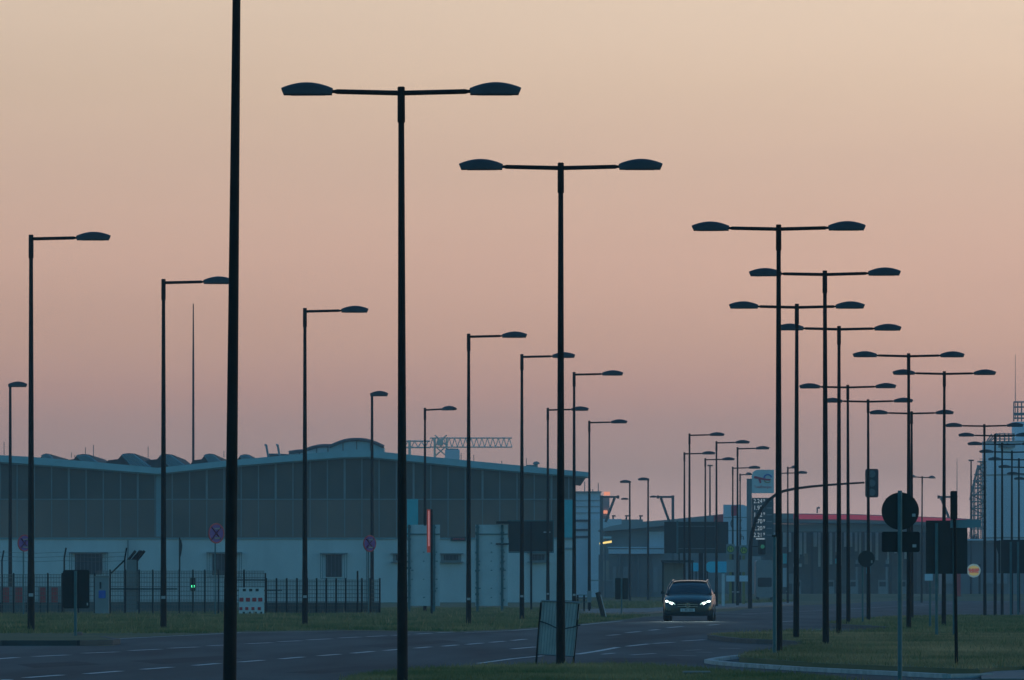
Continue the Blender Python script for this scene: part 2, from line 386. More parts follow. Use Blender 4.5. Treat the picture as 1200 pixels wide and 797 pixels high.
blades(PF, -2.2, 6.2, 100, 122, 240, .16, .010, .05, acc)
blades(PR, 2.5, 22, 108, 200, 1300, .15, .012, .09, acc)
verge = grow([(-200,753), (0,744), (60,745), (113,748.6), (200,744), (282,740), (400,738.2), (470,739.2), (532,740.2), (600,737.4), (640,734.5), (680,731), (730,726), (760,721.5),
              (700,722), (672,716), (672,712), (600,711), (450,713), (300,716), (0,720), (-200,721)])
blades(verge, -32, 8, 205, 440, 120000, .11, .014, 0, acc)
blades(verge, -32, 8, 205, 400, 1500, .26, .02, 0, accd)
blades([(x, y) for x, y in grow([(690,714.5), (760,713.5), (850,708), (930,705.5), (930,701), (690,702)])], 5, 35, 400, 850, 14000, .22, .035, 0, acc)
def grass_object(name, acc, m, lb):
    V = np.concatenate(acc).reshape(-1, 3); n = len(V)//3
    me = bpy.data.meshes.new(name); me.vertices.add(len(V)); me.vertices.foreach_set('co', V.ravel())
    me.loops.add(len(V)); me.loops.foreach_set('vertex_index', np.arange(len(V))); me.polygons.add(n)
    me.polygons.foreach_set('loop_start', np.arange(n)*3); me.polygons.foreach_set('loop_total', np.full(n, 3)); me.update(); me.validate()
    me.materials.append(M[m]); o = bpy.data.objects.new(name, me); COL.objects.link(o); o['kind'] = 'stuff'; o['label'] = lb; o['category'] = 'grass'
grass_object('grass', acc, 'grass', 'short dull green grass on the verges and foreground strip')
grass_object('dry_grass', accd, 'grass_dry', 'short dry brownish grass on the right-hand median')

# ------------------------------------------------------------------ hangar (620 m away)
YH = 620.0
hg = thing('hangar', 'long hangar with teal-edged zigzag roof, dim panels and a white lower wall', 'building', 345, YH)
c = LC(hg)
top = [(-330,550), (-230,528), (-60,528), (0,533.5), (40,535.8), (110,541.5), (185,548.5), (265,540), (340,533.5), (400,528.6), (430,528), (480,533), (560,541), (640,548.6), (690,553.6)]
bot = [(-330,557), (-230,536), (-60,536), (0,541.5), (110,549.5), (185,555.5), (265,547), (340,541), (400,536.4), (430,535.6), (480,540.5), (560,548.8), (640,555.6), (690,559)]
def T2(p): return (c.x(p[0]), c.z(p[1]))
WL, WR = -330, 672
wall_bot = [b for b in bot if b[0] < 672]+[(672,558)]
mb = MB(); mb.prism([T2(p) for p in wall_bot]+[T2((WR, 630)), T2((WL, 630))], 0, .3); mb.build('upper_panels', 'glazing', hg)
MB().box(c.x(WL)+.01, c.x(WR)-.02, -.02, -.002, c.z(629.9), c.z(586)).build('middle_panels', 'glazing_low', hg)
mb = MB().box(c.x(WL), c.x(WR), 0, .3, c.z(706), c.z(632)); mb.build('lower_wall', 'white_wall', hg)
mb = MB().box(c.x(WL), c.x(WR)+.02, -.08, .25, 0, c.z(706)-.003); mb.build('plinth', 'plinth', hg)
mb = MB().box(c.x(WL), c.x(WR)-.01, -.10, .25, c.z(632)+.003, c.z(630)-.003); mb.build('drip_rail', 'fascia_low', hg)
mb = MB().prism([T2(p) for p in top]+[T2(p) for p in reversed(bot)], -.9, -.3); mb.build('fascia', 'fascia', hg)
low = [(x, y+1.6) for x, y in bot]
mb = MB().prism([T2((x, y+.2)) for x, y in bot]+[T2(p) for p in reversed(low)], -.6, -.02); mb.build('fascia_trim', 'fascia_low', hg)
mb = MB(); back = 75
for a, b in zip(top, top[1:]):
    A, B = T2(a), T2(b)
    mb.add([(A[0], -.28, A[1]-.1), (B[0], -.28, B[1]-.1), (B[0], back, B[1]-.1), (A[0], back, A[1]-.1)], [(0,1,2,3)])
mb.build('roof', 'roof', hg)
MB().box(c.x(WR)-.35, c.x(WR)-.02, .31, back, 0, c.z(560)).build('side_wall', 'white_wall', hg)
MB().box(c.x(WL)+.02, c.x(WR)-.4, back-.5, back, 0, c.z(562)).build('rear_wall', 'white_wall', hg)
def hz(x):
    for a, b in zip(bot, bot[1:]):
        if a[0] <= x <= b[0]: return a[1]+(b[1]-a[1])*(x-a[0])/(b[0]-a[0])
    return 545
mb = MB(); k = 0; x = 60.5-20.2*19
while x < 668:
    wd = .09 if k % 4 else .16
    mb.box(c.x(x)-wd/2, c.x(x)+wd/2, -.08, -.003, c.z(586), c.z(hz(x)+1.5)); mb.box(c.x(x)-.035, c.x(x)+.035, -.05, -.003, c.z(629), c.z(586.5)); x += 20.2; k += 1
mb.build('mullions', 'mullion', hg)
MB().box(c.x(WL), c.x(WR)-.02, -.12, -.09, c.z(585.9), c.z(584.6)).build('transom', 'mullion', hg)
MB().box(c.x(477), c.x(490), -.16, -.121, c.z(629), c.z(585)).build('door_panel', 'teal', hg)
MB().box(c.x(661.5), c.x(671.6), -.16, -.121, c.z(630), c.z(586)).build('corner_panel', 'teal', hg)
MB().box(c.x(661.5), c.x(671.6), -.10, -.002, c.z(643.6), c.z(641.8)).build('band', 'fascia_low', hg)
MB().box(c.x(183), c.x(189), -.14, -.121, c.z(629), c.z(557)).build('downpipe_cover', 'fascia_low', hg)
def hwin(x0, x1, y0, y1, big=True):
    f = MB()
    if big:
        f.box(c.x(x0-7), c.x(x1+7), -.55, -.02, c.z(y0-.6), c.z(y0-2))
        for q in (x0-6, x0-3.6, x1+3.6, x1+6): f.box(c.x(q)-.03, c.x(q)+.03, -.5, -.43, c.z(y1+2), c.z(y0-.8))
        f.box(c.x(x0-6), c.x(x1+6), -.5, -.42, c.z(y1+2.4), c.z(y1+1.8))
    else:
        f.box(c.x(x0-6), c.x(x1+6), -.4, -.02, c.z(y0-1.2), c.z(y0-2.2)); f.box(c.x(x0-6), c.x(x1+6), -.4, -.02, c.z(y1+2.8), c.z(y1+1.8))
        f.box(c.x(x0-3.5), c.x(x1+3.5), -.06, -.02, c.z(y1+1.7), c.z(y0-1.1))
    fo = f.build('window', 'frame', hg)
    MB().box(c.x(x0), c.x(x1), -.09, -.062, c.z(y1), c.z(y0)).build('pane', 'darkglass', fo)
    q = x0+2
    while q < x1: MB().box(c.x(q)-.012, c.x(q)+.012, -.12, -.092, c.z(y1), c.z(y0)).build('grille_bar', 'frame', fo); q += 4.4
hwin(88,120,649,673); hwin(249,277,649,674); hwin(382,400.5,650,676); hwin(520,537,650.5,656.5,False); hwin(464,473,650.5,656.5,False); hwin(624,638,650,656.5,False)
hwin(-120,-92,649,673)
sg = MB().box(c.x(528), c.x(546), -.16, -.11, c.z(634), c.z(629)).build('name_board', 'signback', hg)
mb = MB(); q = 531
while q < 545: mb.box(c.x(q), c.x(q+1.2), -.18, -.161, c.z(632.6), c.z(630.6)); q += 2
mb.build('red_lettering', 'redboard', sg)
for q in (622, 150, 430): 
    MB().tube([(c.x(q), -.2, c.z(706)), (c.x(q), -.2, c.z(633))], .06, 8).build('downpipe', 'frame', hg)
v = MB().box(c.x(617), c.x(627), 3, 4.5, c.z(549), c.z(544)).tube([(c.x(628), 3.6, c.z(549)), (c.x(628), 3.6, c.z(542.5))], .18, 10)
v.prism([(c.x(624.5)+.0, c.z(543)), (c.x(625.5), c.z(540.6)), (c.x(629), c.z(539.8)), (c.x(632), c.z(541)), (c.x(632.8), c.z(543))], 3.2, 4.1)
v.build('roof_vent', 'fascia_low', hg)
for q in (311, 324.5):
    MB().tube([(c.x(q+3), 2, c.z(537)), (c.x(q+1.2), 2, c.z(528)), (c.x(q), 2, c.z(521)), (c.x(q-.6), 2, c.z(520.4)), (c.x(q-1.2), 2, c.z(522))], .09, 8).build('vent_pipe', 'fascia_low', hg)
for q, t in ((1,517), (7,519), (555,532), (588,539), (617,536), (540,530)):
    MB().tube([(c.x(q), 4, c.z(hz(q)-6)), (c.x(q), 4, c.z(t))], .03, 5).build('antenna', 'steel', hg)

# sheds with hipped roofs behind the hangar
YS = 720.0
sh = thing('storage_hall', 'dark row of hipped shed roofs showing above the hangar valley', 'building', 170, YS); c = LC(sh)
MB().box(c.x(20), c.x(330), 2, 40, 0, c.z(545)).build('wall', 'facade_grey', sh)
for x0, x1, tp in ((43,68,531.5), (80,119,532), (132,174,531), (178,216,532), (232,262,531.5), (274,303,532.3)):
    m_ = (x0+x1)/2; w_ = (x1-x0)
    mb = MB(); P = [(x0-4,549), (x0+w_*.28,tp+1), (m_-2,tp), (m_+w_*.12,tp+.6), (x1+5,549)]
    mb.prism([(c.x(a), c.z(b)) for a, b in P], 0, 30)
    ro = mb.build('shed_roof', 'darkroof', sh)
    mb = MB()
    for t in np.linspace(.15, .9, 6):
        a = (c.x(m_-w_*.3+w_*.4*t), -.1, c.z(tp+1.6)); b = (c.x(m_+(x1+5-m_)*t), -.1, c.z(548)); mb.bar(a, b, .16)
    mb.build('roof_ribs', 'fascia_low', ro)
    MB().prism([(c.x(a), c.z(b)) for a, b in ((x0-14,549), (x0-8,538.5), (x0+6,537), (x0+9,549))], 4, 30).build('shed_roof', 'darkroof', sh)
for q, t in ((99.5,524), (109,521), (87,533), (83,530), (173,523), (262,528)):
    MB().tube([(c.x(q), 1, c.z(536)), (c.x(q), 1, c.z(t))], .035, 5).build('aerial', 'steel', sh)

# barrel vaulted hall
va = thing('vaulted_hall', 'pale barrel-vaulted glass roofs stepping down behind the hangar ridge', 'building', 400, 700.0); c = LC(va)
MB().box(c.x(320), c.x(446), 3, 40, 0, c.z(540)).build('wall', 'facade_grey', va)
for i, (x0, x1, tp) in enumerate(((386,450,513.2), (356,409,519), (334,385,524), (308,362,528.5))):
    mb = MB(); P = []; n = 16
    for k in range(n+1):
        u = k/n; P.append((c.x(x0+(x1-x0)*u), c.z(530+ (tp-530)*math.sin(math.pi*(.12+.76*u))/1.0 + 2*(1-abs(2*u-1)))))
    P2 = P+[(c.x(x1), c.z(545)), (c.x(x0), c.z(545))]
    o = mb.prism(P2, i*6, i*6+5.6).build('vault', 'fascia' if i == 0 else 'signwhite', va)
    e = MB()
    for a, b in zip(P, P[1:]): e.bar((a[0], i*6-.2, a[1]), (b[0], i*6-.2, b[1]), .22)
    for k in (4, 8, 12): e.bar((P[k][0], i*6-.15, P[k][1]), (P[k][0], i*6-.15, P[k][1]-.9), .06)
    e.build('rim', 'roof', o)

# thin mast behind the hangar
ms = thing('radio_mast', 'thin lone mast rising above the hangar roof between two lamp posts', 'mast', 226.5, 760.0); c = LC(ms)
MB().tube([(0,0,0), (0,0,c.z(430)), (0,0,c.z(356))], [.16,.10,.05], 8).build('pole', 'pole', ms)

# tower crane far away
cr = thing('tower_crane', 'pale lattice tower crane with horizontal jib beyond the hangar roof', 'crane', 516.5, 1150.0); c = LC(cr)
def truss(x0, x1, yt, yb, st, r, y=0, dpt=1.2):
    mb = MB(); zt, zb = c.z(yt), c.z(yb)
    mb.bar((c.x(x0), y, zt), (c.x(x1), y, zt), r*1.6)
    for yy in (y-dpt/2, y+dpt/2): mb.bar((c.x(x0), yy, zb), (c.x(x1), yy, zb), r*1.4)
    q = x0; i = 0
    while q < x1-st*.5:
        e = min(q+st, x1)
        for yy in (y-dpt/2, y+dpt/2):
            a, b = ((q, zb), (e, zt)) if i % 2 == 0 else ((q, zt), (e, zb))
            mb.bar((c.x(a[0]), yy if i % 2 == 0 else y, a[1]), (c.x(b[0]), y if i % 2 == 0 else yy, b[1]), r)
        q = e; i += 1
    return mb
truss(504, 600, 513.4, 524, 3.2, .09).build('jib', 'craneprint', cr)
truss(466, 504, 517, 524.5, 4, .10).build('counter_jib', 'craneprint', cr)
MB().box(c.x(478.5), c.x(481.5), -1, 1, c.z(534), c.z(516)).build('counterweight', 'craneprint', cr)
mb = MB()
for sx in (-1, 1):
    for sy in (-1, 1): mb.bar((sx*.9, sy*.9, 0), (sx*.9, sy*.9, c.z(514)), .22)
zz = 0
while zz < c.z(518):
    for sy in (-.9, .9): mb.bar((-.9, sy, zz), (.9, sy, zz+1.6), .12); mb.bar((.9, sy, zz), (-.9, sy, zz+1.6), .12)
    zz += 1.6
mb.build('mast', 'craneprint', cr)
MB().box(c.x(512.5), c.x(519.5), -1, 1, c.z(522), c.z(515)).build('operator_cab', 'craneprint', cr)
bb = thing('rooftop_plant', 'pale square rooftop box seen under the crane jib', 'roof unit', 530, 1120.0); c = LC(bb)
MB().box(c.x(521.5), c.x(538.5), 0, 3, 0, c.z(527)).build('housing', 'facade_blue', bb)
MB().box(c.x(523), c.x(537), .5, 2.5, c.z(527), c.z(525.6)).build('cap', 'facade_grey', bb)

# ------------------------------------------------------------------ street lamps
def head_mb(L, Hh, Wd, sgn, x0, zc):
    """shallow domed luminaire: flat underside, domed top, small lip at the tip"""
    n = 16; mN = 14; vs = []; fs = []
    for i in range(n+1):
        u = i/n
        tz = Hh*(.46+.54*math.sin(math.pi*(.02+.94*u))**.85)
        wv = Wd*(.36+.64*math.sin(math.pi*(.06+.82*u))**.7)
        xt = x0+sgn*L*u; xb = x0+sgn*L*(.015+u*.935)
        for k in range(mN):
            a = 2*math.pi*k/mN; ca, sa = math.cos(a), math.sin(a)
            up = max(0, sa); z = zc+tz*(up**.8) if sa > 0 else zc+.07*Hh*sa
            vs.append((xb+(xt-xb)*min(1, up*1.6), wv/2*ca*(1 if sa > -.1 else .9), z))
    for i in range(n):
        for k in range(mN):
            a, b = i*mN+k, i*mN+(k+1) % mN; fs.append((a, b, b+mN, a+mN))
    fs.append(tuple(range(mN))); fs.append(tuple(range(n*mN, (n+1)*mN)))
    return MB().add(vs, fs)
def make_lamp(name, label, sides, group, tagz=None):
    t = thing(name, label, 'street lamp', loc=(0, 0, 0), group=group)
    p = MB().tube([(0,0,0), (0,0,.02), (0,0,1.3), (0,0,1.34), (0,0,7.38)], [.075,.068,.063,.060,.036], 14)
    p.build('pole', 'pole', t, True)
    MB().tube([(0,0,7.05), (0,0,7.06), (0,0,7.49), (0,0,7.5)], [.042,.048,.046,.036], 12).build('pole_cap', 'pole', t, True)
    MB().box(-.026, .026, -.0755, -.060, .55, .85).build('access_door', 'pole', t)
    for s in sides:
        MB().tube([(s*.035,0,7.420), (s*.80,0,7.438), (s*.835,0,7.439), (s*.87,0,7.44)], [.032,.031,.022,.022], 8).build('arm', 'pole', t, True)
        h = head_mb(.645, .156, .27, s, s*.855, 7.402).build('lamp_head', 'lamphead', t, True)
        d = MB(); d.tube([(s*.95,0,7.39), (s*1.38,0,7.39)], [.075,.085], 10)
        for i_, v_ in enumerate(d.v): d.v[i_] = (v_[0], v_[1], 7.397+(v_[2]-7.39)*.12)
        d.build('diffuser', 'diffuser', h, True)
    return t
GD = 'twin-headed lamp posts along the road'
GS = 'single-headed lamp posts along the far side'
dl = [  # column, row of top, label
 (272,-139,'nearest lamp post, thickest pole, running out of the top of the picture'),
 (471.7,101.5,'largest whole twin-headed lamp post, before the middle of the hangar'),
 (657,190.5,'twin-headed lamp post with a tilted mesh board tied at its foot'),
 (912.4,263,'highest twin-headed lamp post of the right-hand cluster, by the curved signal mast'),
 (967.8,317,'twin-headed lamp post second highest of the right-hand cluster'),
 (933,356,'twin-headed lamp post third highest of the right-hand cluster, just right of the highest'),
 (983,382,'twin-headed lamp post fourth highest of the right-hand cluster, beside the second highest'),
 (1065,414,'twin-headed lamp post right behind the back of the round sign'),
 (1106,435,'twin-headed lamp post rising behind the large dark board at the right'),
 (994.2,451,'twin-headed lamp post left of the one carrying a small round sign back at its foot'),
 (1017.8,468,'twin-headed lamp post right beside the hanging traffic light on the mast arm'),
 (1068.5,482,'twin-headed lamp post mostly hidden behind a nearer pole above the round sign back'),
 (1154.2,497,'twin-headed lamp post at the left edge of the blue silo, highest of its row'),
 (1166.2,508.5,'twin-headed lamp post second from the left before the blue silo'),
 (1174.4,518.8,'twin-headed lamp post third from the left before the blue silo'),
 (1185.6,528,'twin-headed lamp post fourth from the left before the blue silo'),
 (1194,537,'twin-headed lamp post fifth from the left before the blue silo'),
 (1204,546,'twin-headed lamp post near the right edge, only its left head before the silo'),
 (1212,554,'lowest but one twin-headed lamp head poking in at the right edge'),
 (1219,560,'lowest twin-headed lamp head poking in at the right edge')]
proto = make_lamp('street_lamp', dl[0][2], (-1, 1), GD); proto_rot = (0, .0100, 0)
for i, (px, ty, lb) in enumerate(dl):
    s_ = (HY-ty)/((7.5-HC)/7.5); Y = F*7.5/s_
    o = proto if i == 0 else copy_tree(proto)
    o.location = ((px-600)*Y/F, Y, 0); o['label'] = lb
    if 0 < i < 17: o.rotation_euler = (R(random.uniform(-.2, .2)), R(random.uniform(-.18, .18)), R(random.uniform(-4, 4)))
proto.scale = (.9, .9, 1); proto.rotation_euler = proto_rot; proto.location.x = (268.6-600)*proto.location.y/F
# far twin lamp seen nearly end on
o = copy_tree(proto); Y = F*10/((HY-558)/.876); o.location = ((1080-600)*Y/F, Y, 0); o.scale = (1.333,)*3; o.rotation_euler.z = R(58)
o['label'] = 'thin distant lamp post above the red canopy, just right of the round sign back'
sl_ = [ # column, top row, base row, head tip column, label
 (36.4,275,740,136,'leftmost tall single-headed lamp post, hiding part of a no-stopping sign'),
 (191.6,327,738,270,'single-headed lamp post before the roof valley of the hangar'),
 (357.3,361,733.5,437,'single-headed lamp post at the mesh fence, left of a barred window'),
 (549.2,391,733.5,622,'single-headed lamp post just left of the studded white frame before the hangar'),
 (611.6,415,727.5,679,'single-headed lamp post in front of the dark grey board back'),
 (672.8,436,723.6,735,'single-headed lamp post at the hangar corner, right of the tilted mesh board'),
 (642,478,718,692,'single-headed lamp post behind the thick pole, at the grey board edge'),
 (690.6,493,715.8,738,'single-headed lamp post standing just beyond the right end of the hangar'),
 (498,478,718,534,'single-headed lamp post beside the red neon tube'),
 (808,508,713.6,851,'single-headed lamp post left of the billboard middle, highest of its cluster'),
 (802,530,711,838,'single-headed lamp post close beside the highest one over the dark billboard'),
 (839.6,517,712,881,'single-headed lamp post second highest over the dark billboard, at its right support'),
 (864.3,524,711,903.5,'single-headed lamp post between the two round bus stop signs'),
 (826.5,537,709.5,862,'single-headed lamp post behind the centre of the dark billboard'),
 (858.7,547,708.5,891,'single-headed lamp post in front of the pale rows-of-panels totem'),
 (867.3,555,707.8,879,'lowest lamp post of the cluster, next to the rounded red logo sign'),
 (915,553,708,951,'lamp post mostly hidden by the highest right-hand pole, head to its right'),
 (923.2,547,708,931,'slim far lamp post with a tiny head between two thick poles on the right')]
p1 = make_lamp('street_lamp', sl_[0][4], (1,), GS)
MB().box(-.042, .045, -.082, -.064, .66, .72).build('number_tag', 'sticker', p1)
for i, (px, ty, by, tip, lb) in enumerate(sl_):
    Y = dist(by); hgt = (by-ty)*Y/F; k = hgt/7.5
    o = p1 if i == 0 else copy_tree(p1)
    o.location = ((px-600)*Y/F, Y, 0); o.scale = (k, k, k); o['label'] = lb
    span = (tip-px)*Y/F/(1.50*k); o.rotation_euler.z = R(random.uniform(-2, 2)) if span > .95 else -math.acos(max(.1, span))
# tall posts with the head straight on the pole
GP = 'lamp posts with the head straight on the pole'
def make_post_lamp(sgn, label):
    t = thing('street_lamp', label, 'street lamp', loc=(0, 0, 0), group=GP)
    MB().tube([(0,0,0), (0,0,9.85), (0,0,9.95)], [.10,.062,.06], 12).build('pole', 'pole', t, True)
    h = head_mb(.92, .24, .3, sgn, -sgn*.10, 9.80).build('lamp_head', 'lamphead', t, True)
    return t
pl = make_post_lamp(1, 'x')
for i, (px, ty, by, wp, lb) in enumerate(((12,448,716,21,'lamp post at the left edge with a flat head straight on its pole'), (436,459,715,18,'lamp post left of the thick pole, behind a no-stopping sign, head straight on top'))):
    o = pl if i == 0 else copy_tree(pl)
    Y = dist(by); k = (by-ty)*Y/F/10; o.location = ((px-600)*Y/F, Y, 0); o.scale = (k*.9, k*.9, k); o['label'] = lb
for i, (px, ty, by, lb) in enumerate(((738,563,706,'left one of the two lamp posts over the low far roof'), (759.5,560,706,'right one of the two lamp posts over the low far roof'))):
    o = copy_tree(pl); Y = dist(by); k = (by-ty)*Y/F/10; o.location = ((px-600)*Y/F, Y, 0); o.scale = (k, k, k); o.rotation_euler.z = math.pi; o['label'] = lb
    hm = head_mb(.62, .16, .22, 1 if i == 0 else -1, 0, 0)
    hm = hm.build('lower_lamp_head', 'lamphead', o, True); hm.location = ((.10 if i == 0 else -.12), 0, 8.42)
for px, ty, lb in ((832,546,'very slim far lamp mast with a small flat top behind the billboard'), (1138,540,'slim far lamp mast left of the lattice stair tower')):
    t = thing('lamp_mast', lb, 'street lamp', px, 860.0, group='slim far lamp masts'); c = LC(t); z = c.z(ty)
    MB().tube([(0,0,0), (0,0,z)], [.14,.08], 8).build('pole', 'pole', t); MB().box(-.28, .30, -.2, .2, z-.05, z+.12).build('lamp_head', 'lamphead', t)
t = thing('antenna_mast', 'needle-thin antenna above the black signal post', 'antenna', 1121.5, 900.0); c = LC(t)
MB().tube([(0,0,0), (0,0,c.z(575)), (0,0,c.z(538))], [.08,.05,.02], 6).build('pole', 'steel', t)

# ------------------------------------------------------------------ fences and gear at the left verge
def wire_panel(x0, x1, z0, z1, c, st=.07, hs=.20, r=.022):
    mb = MB(); a, b = x0, x1; q = a
    while q < b: mb.box(q-r/2, q+r/2, -r/2, r/2, z0, z1); q += st
    q = z0
    while q < z1: mb.box(a, b, r/2+.001, r*1.5, q-r*.6, q+r*.6); q += hs
    mb.box(a, b, -.012, .012, z1, z1+.02)
    return mb
f1 = thing('mesh_fence', 'tall wire mesh fence at the left with posts and barbed wire', 'fence', 130, base=720.5); c = LC(f1)
ps = [-60,-38,-14,16,36,56,73,92,111,129,147,163,179,194,210,226,240,256,271,286,311]
tops = {}
for p in ps:
    ty = 667.5 if 120 < p < 300 else 671.5; tops[p] = ty
    MB().tube([(c.x(p), 0, 0), (c.x(p), 0, c.z(ty))], .036, 8).build('post', 'pole', f1)
for a, b in zip(ps, ps[1:]):
    wire_panel(c.x(a)+.04, c.x(b)-.04, c.z(719), c.z(min(tops[a], tops[b])+2), c).build('mesh_panel', 'wire', f1)
for p, t in ((3,645), (76,642), (147,642)):
    MB().tube([(c.x(p)-.03, .06, 0), (c.x(p)-.03, .06, c.z(t+12)), (c.x(p)+.05, .06, c.z(t))], .036, 8).build('barbed_wire_post', 'pole', f1)
mb = MB()
for dz in (0, 5, 10):
    for a, b in ((-50,3), (3,76), (76,147)): mb.tube([(c.x(a), .08, c.z(647+dz)), (c.x((a+b)/2), .08, c.z(648.5+dz)), (c.x(b), .08, c.z(647+dz))], .008, 4)
mb.build('barbed_wire', 'wire', f1)
MB().bar((c.x(129), .05, c.z(673)), (c.x(146), .05, c.z(656.5)), .05).build('stay', 'pole', f1)
MB().box(c.x(129), c.x(208), -.10, -.05, c.z(691), c.z(689.5)).build('cross_rail', 'pole', f1)

f2 = thing('mesh_fence', 'shorter wire mesh fence before the white wall, right of the red and white board', 'fence', 380, base=720); c = LC(f2)
ps = [312,324,336,348,360,371,382.5,394,405,419,424,434,445]
for p in ps: MB().tube([(c.x(p), 0, 0), (c.x(p), 0, c.z(677.5 if p != 419 else 669))], .04, 8).build('post', 'pole', f2)
for a, b in zip(ps, ps[1:]): wire_panel(c.x(a)+.04, c.x(b)-.04, c.z(719), c.z(680), c, st=.07, hs=.18, r=.022).build('mesh_panel', 'wire', f2)
MB().box(c.x(312), c.x(445), .05, .12, 0.01, c.z(706)).build('base_board', 'plinth', f2)
mb = MB().box(c.x(278), c.x(312), .04, .08, c.z(680.5), c.z(679)).box(c.x(278), c.x(330), .14, .18, c.z(692.5), c.z(691)); mb.build('top_rail', 'pole', f2)

wl = thing('low_wall', 'long low dark wall behind the left fence', 'wall', 130, base=718); c = LC(wl)
MB().box(c.x(-60), c.x(276), 0, .3, 0, c.z(706)).build('wall_body', 'plinth', wl)
MB().box(c.x(-60), c.x(276), -.04, .34, c.z(706), c.z(705)).build('coping', 'concrete', wl)
for i, (x0, x1, reds, lb) in enumerate(((-2,34,((3,10.5),(18,26)),'pale barrier board with two red blocks at the left edge'), (44,72,((47,53.5),(60,67.5)),'pale barrier board with two red blocks beside the dark sign back'))):
    t = thing('barrier_board', lb, 'barrier', (x0+x1)/2, base=719.2, group='red and white barrier boards'); c = LC(t)
    MB().box(c.x(x0), c.x(x1), -.02, .02, c.z(706), c.z(688)).build('board', 'cabinet', t)
    for a, b in reds: MB().box(c.x(a), c.x(b), -.035, -.022, c.z(706), c.z(688.5)).build('red_block', 'redboard', t)
    for q in (x0+3, x1-3): MB().box(c.x(q)-.04, c.x(q)+.04, .022, .06, 0, c.z(690)).build('leg', 'pole', t)
t = thing('chequered_barrier', 'white board chequered with red squares before the left fence', 'barrier', 294.5, base=721); c = LC(t)
MB().box(c.x(280), c.x(309.5), 0, .05, c.z(720), c.z(688.6)).build('board', 'whitep', t)
mb = MB()
for q in (283,290.5,298,305): mb.box(c.x(q)-.09, c.x(q)+.09, -.012, -.002, c.z(705), c.z(700.5))
for q in (280.5,287.4,294.6,302): mb.box(c.x(q), c.x(q+3.6), -.012, -.002, c.z(715), c.z(711.5))
mb.build('red_squares', 'redboard', t)
mb = MB()
for q in (284.5,292,299.5): mb.box(c.x(q), c.x(q+3.6), -.012, -.002, c.z(693), c.z(690))
for q in (284.5,291.5,298.6,305): mb.box(c.x(q), c.x(q+2.4), -.012, -.002, c.z(720), c.z(717))
mb.build('blue_squares', 'signback', t)
MB().box(c.x(280), c.x(309.5), .051, .10, 0.001, .25).build('foot', 'plinth', t)

t = thing('gate_pillar', 'grey pillar at the fence topped by slanted dark arms', 'pillar', 155, base=719.4); c = LC(t)
MB().box(c.x(148.5), c.x(161.5), -.2, .2, 0, c.z(656)).build('pillar', 'concrete', t)
for a, b in ((150,159), (154.5,164.5), (157,166.5), (160.5,169.5)): MB().bar((c.x(a), -.1, c.z(657)), (c.x(b), -.1, c.z(645.5)), .09).build('slanted_arm', 'pole', t)
MB().box(c.x(161.5)-.04, c.x(161.5)+.02, -.24, -.2, .2, c.z(655)).build('edge_bar', 'pole', t)
t = thing('utility_cabinet', 'grey-blue cabinet with a blue notice, right of the dark sign back', 'cabinet', 119.5, base=720.8); c = LC(t)
MB().box(c.x(111.5), c.x(127.8), -.2, .2, 0, c.z(676.5)).build('housing', 'cabinet', t)
MB().box(c.x(111), c.x(128.3), -.24, .22, c.z(676.5), c.z(675)).build('lid', 'concrete', t)
MB().box(c.x(116), c.x(124), -.22, -.202, c.z(701), c.z(692)).build('notice', 'signblue', t)
MB().box(c.x(117), c.x(119), -.22, -.202, c.z(690), c.z(682)).build('handle', 'signback', t)
t = thing('flag_pole', 'slim pole with a furled dark flag before the white wall', 'flag', 210.5, base=718.8); c = LC(t)
MB().tube([(0,0,0), (0,0,c.z(630))], .035, 8).build('pole', 'pole', t)
P = [(c.x(210.6),c.z(631)), (c.x(212.5),c.z(633)), (c.x(213.8),c.z(639)), (c.x(213),c.z(646)), (c.x(211.8),c.z(652)), (c.x(210.7),c.z(654))]
MB().prism(P, -.07, .05).build('flag', 'signback', t)
t = thing('pedestrian_signal', 'small signal showing a bright green light in front of the fence', 'traffic light', 226.5, base=719.6); c = LC(t)
MB().tube([(0,0,0), (0,0,c.z(671))], .035, 8).build('post', 'pole', t)
hd = MB().rrect(c.x(223), c.x(229.6), c.z(692.5), c.z(677), .05, -.2, -.04).build('housing', 'signblack', t)
MB().disc(c.x(226.4), c.z(687.2), c.m(1.9), -.23, -.201, 16).build('green_lens', 'green_on', hd)
MB().disc(c.x(226.4), c.z(681.2), c.m(1.9), -.23, -.201, 16).build('red_lens', 'signback', hd)
# no stopping signs
def nostop(px, cy, r, base, lb, txt=True):
    t = thing('no_stopping_sign', lb, 'road sign', px, base=base, group='round no-stopping signs'); c = LC(t); t.rotation_euler.z = R(42)
    MB().tube([(0,0,0), (0,0,c.z(cy-r))], .032, 8).build('post', 'steel', t)
    rr = c.m(r); z = c.z(cy)
    d = MB().disc(0, z, rr*.90, -.08, -.05).build('sign_face', 'blue', t)
    MB().ring(0, z, rr*.86, rr, -.085, -.045).build('red_ring', 'red', d)
    x = MB()
    for s in (-1, 1): x.bar((-s*rr*.58, -.082, z-rr*.58), (s*rr*.58, -.082, z+rr*.58), rr*.11)
    x.build('red_cross', 'redcross', d)
    a = MB()
    for zz in (z+rr*.45, z-rr*.47):
        a.box(-rr*.28, rr*.28, -.105, -.10, zz-rr*.06, zz+rr*.06)
        a.prism([(rr*.28, zz-rr*.14), (rr*.45, zz), (rr*.28, zz+rr*.14)], -.105, -.10)
    a.build('white_arrow', 'cabinet', d)
nostop(252.2, 625, 12, 722, 'no-stopping sign hanging high beside the thickest pole, above the green signal')
nostop(27.5, 636.5, 10, 722, 'no-stopping sign half hidden by the leftmost lamp pole')
nostop(432, 637, 9.8, 721, 'no-stopping sign at the right end of the shorter fence')
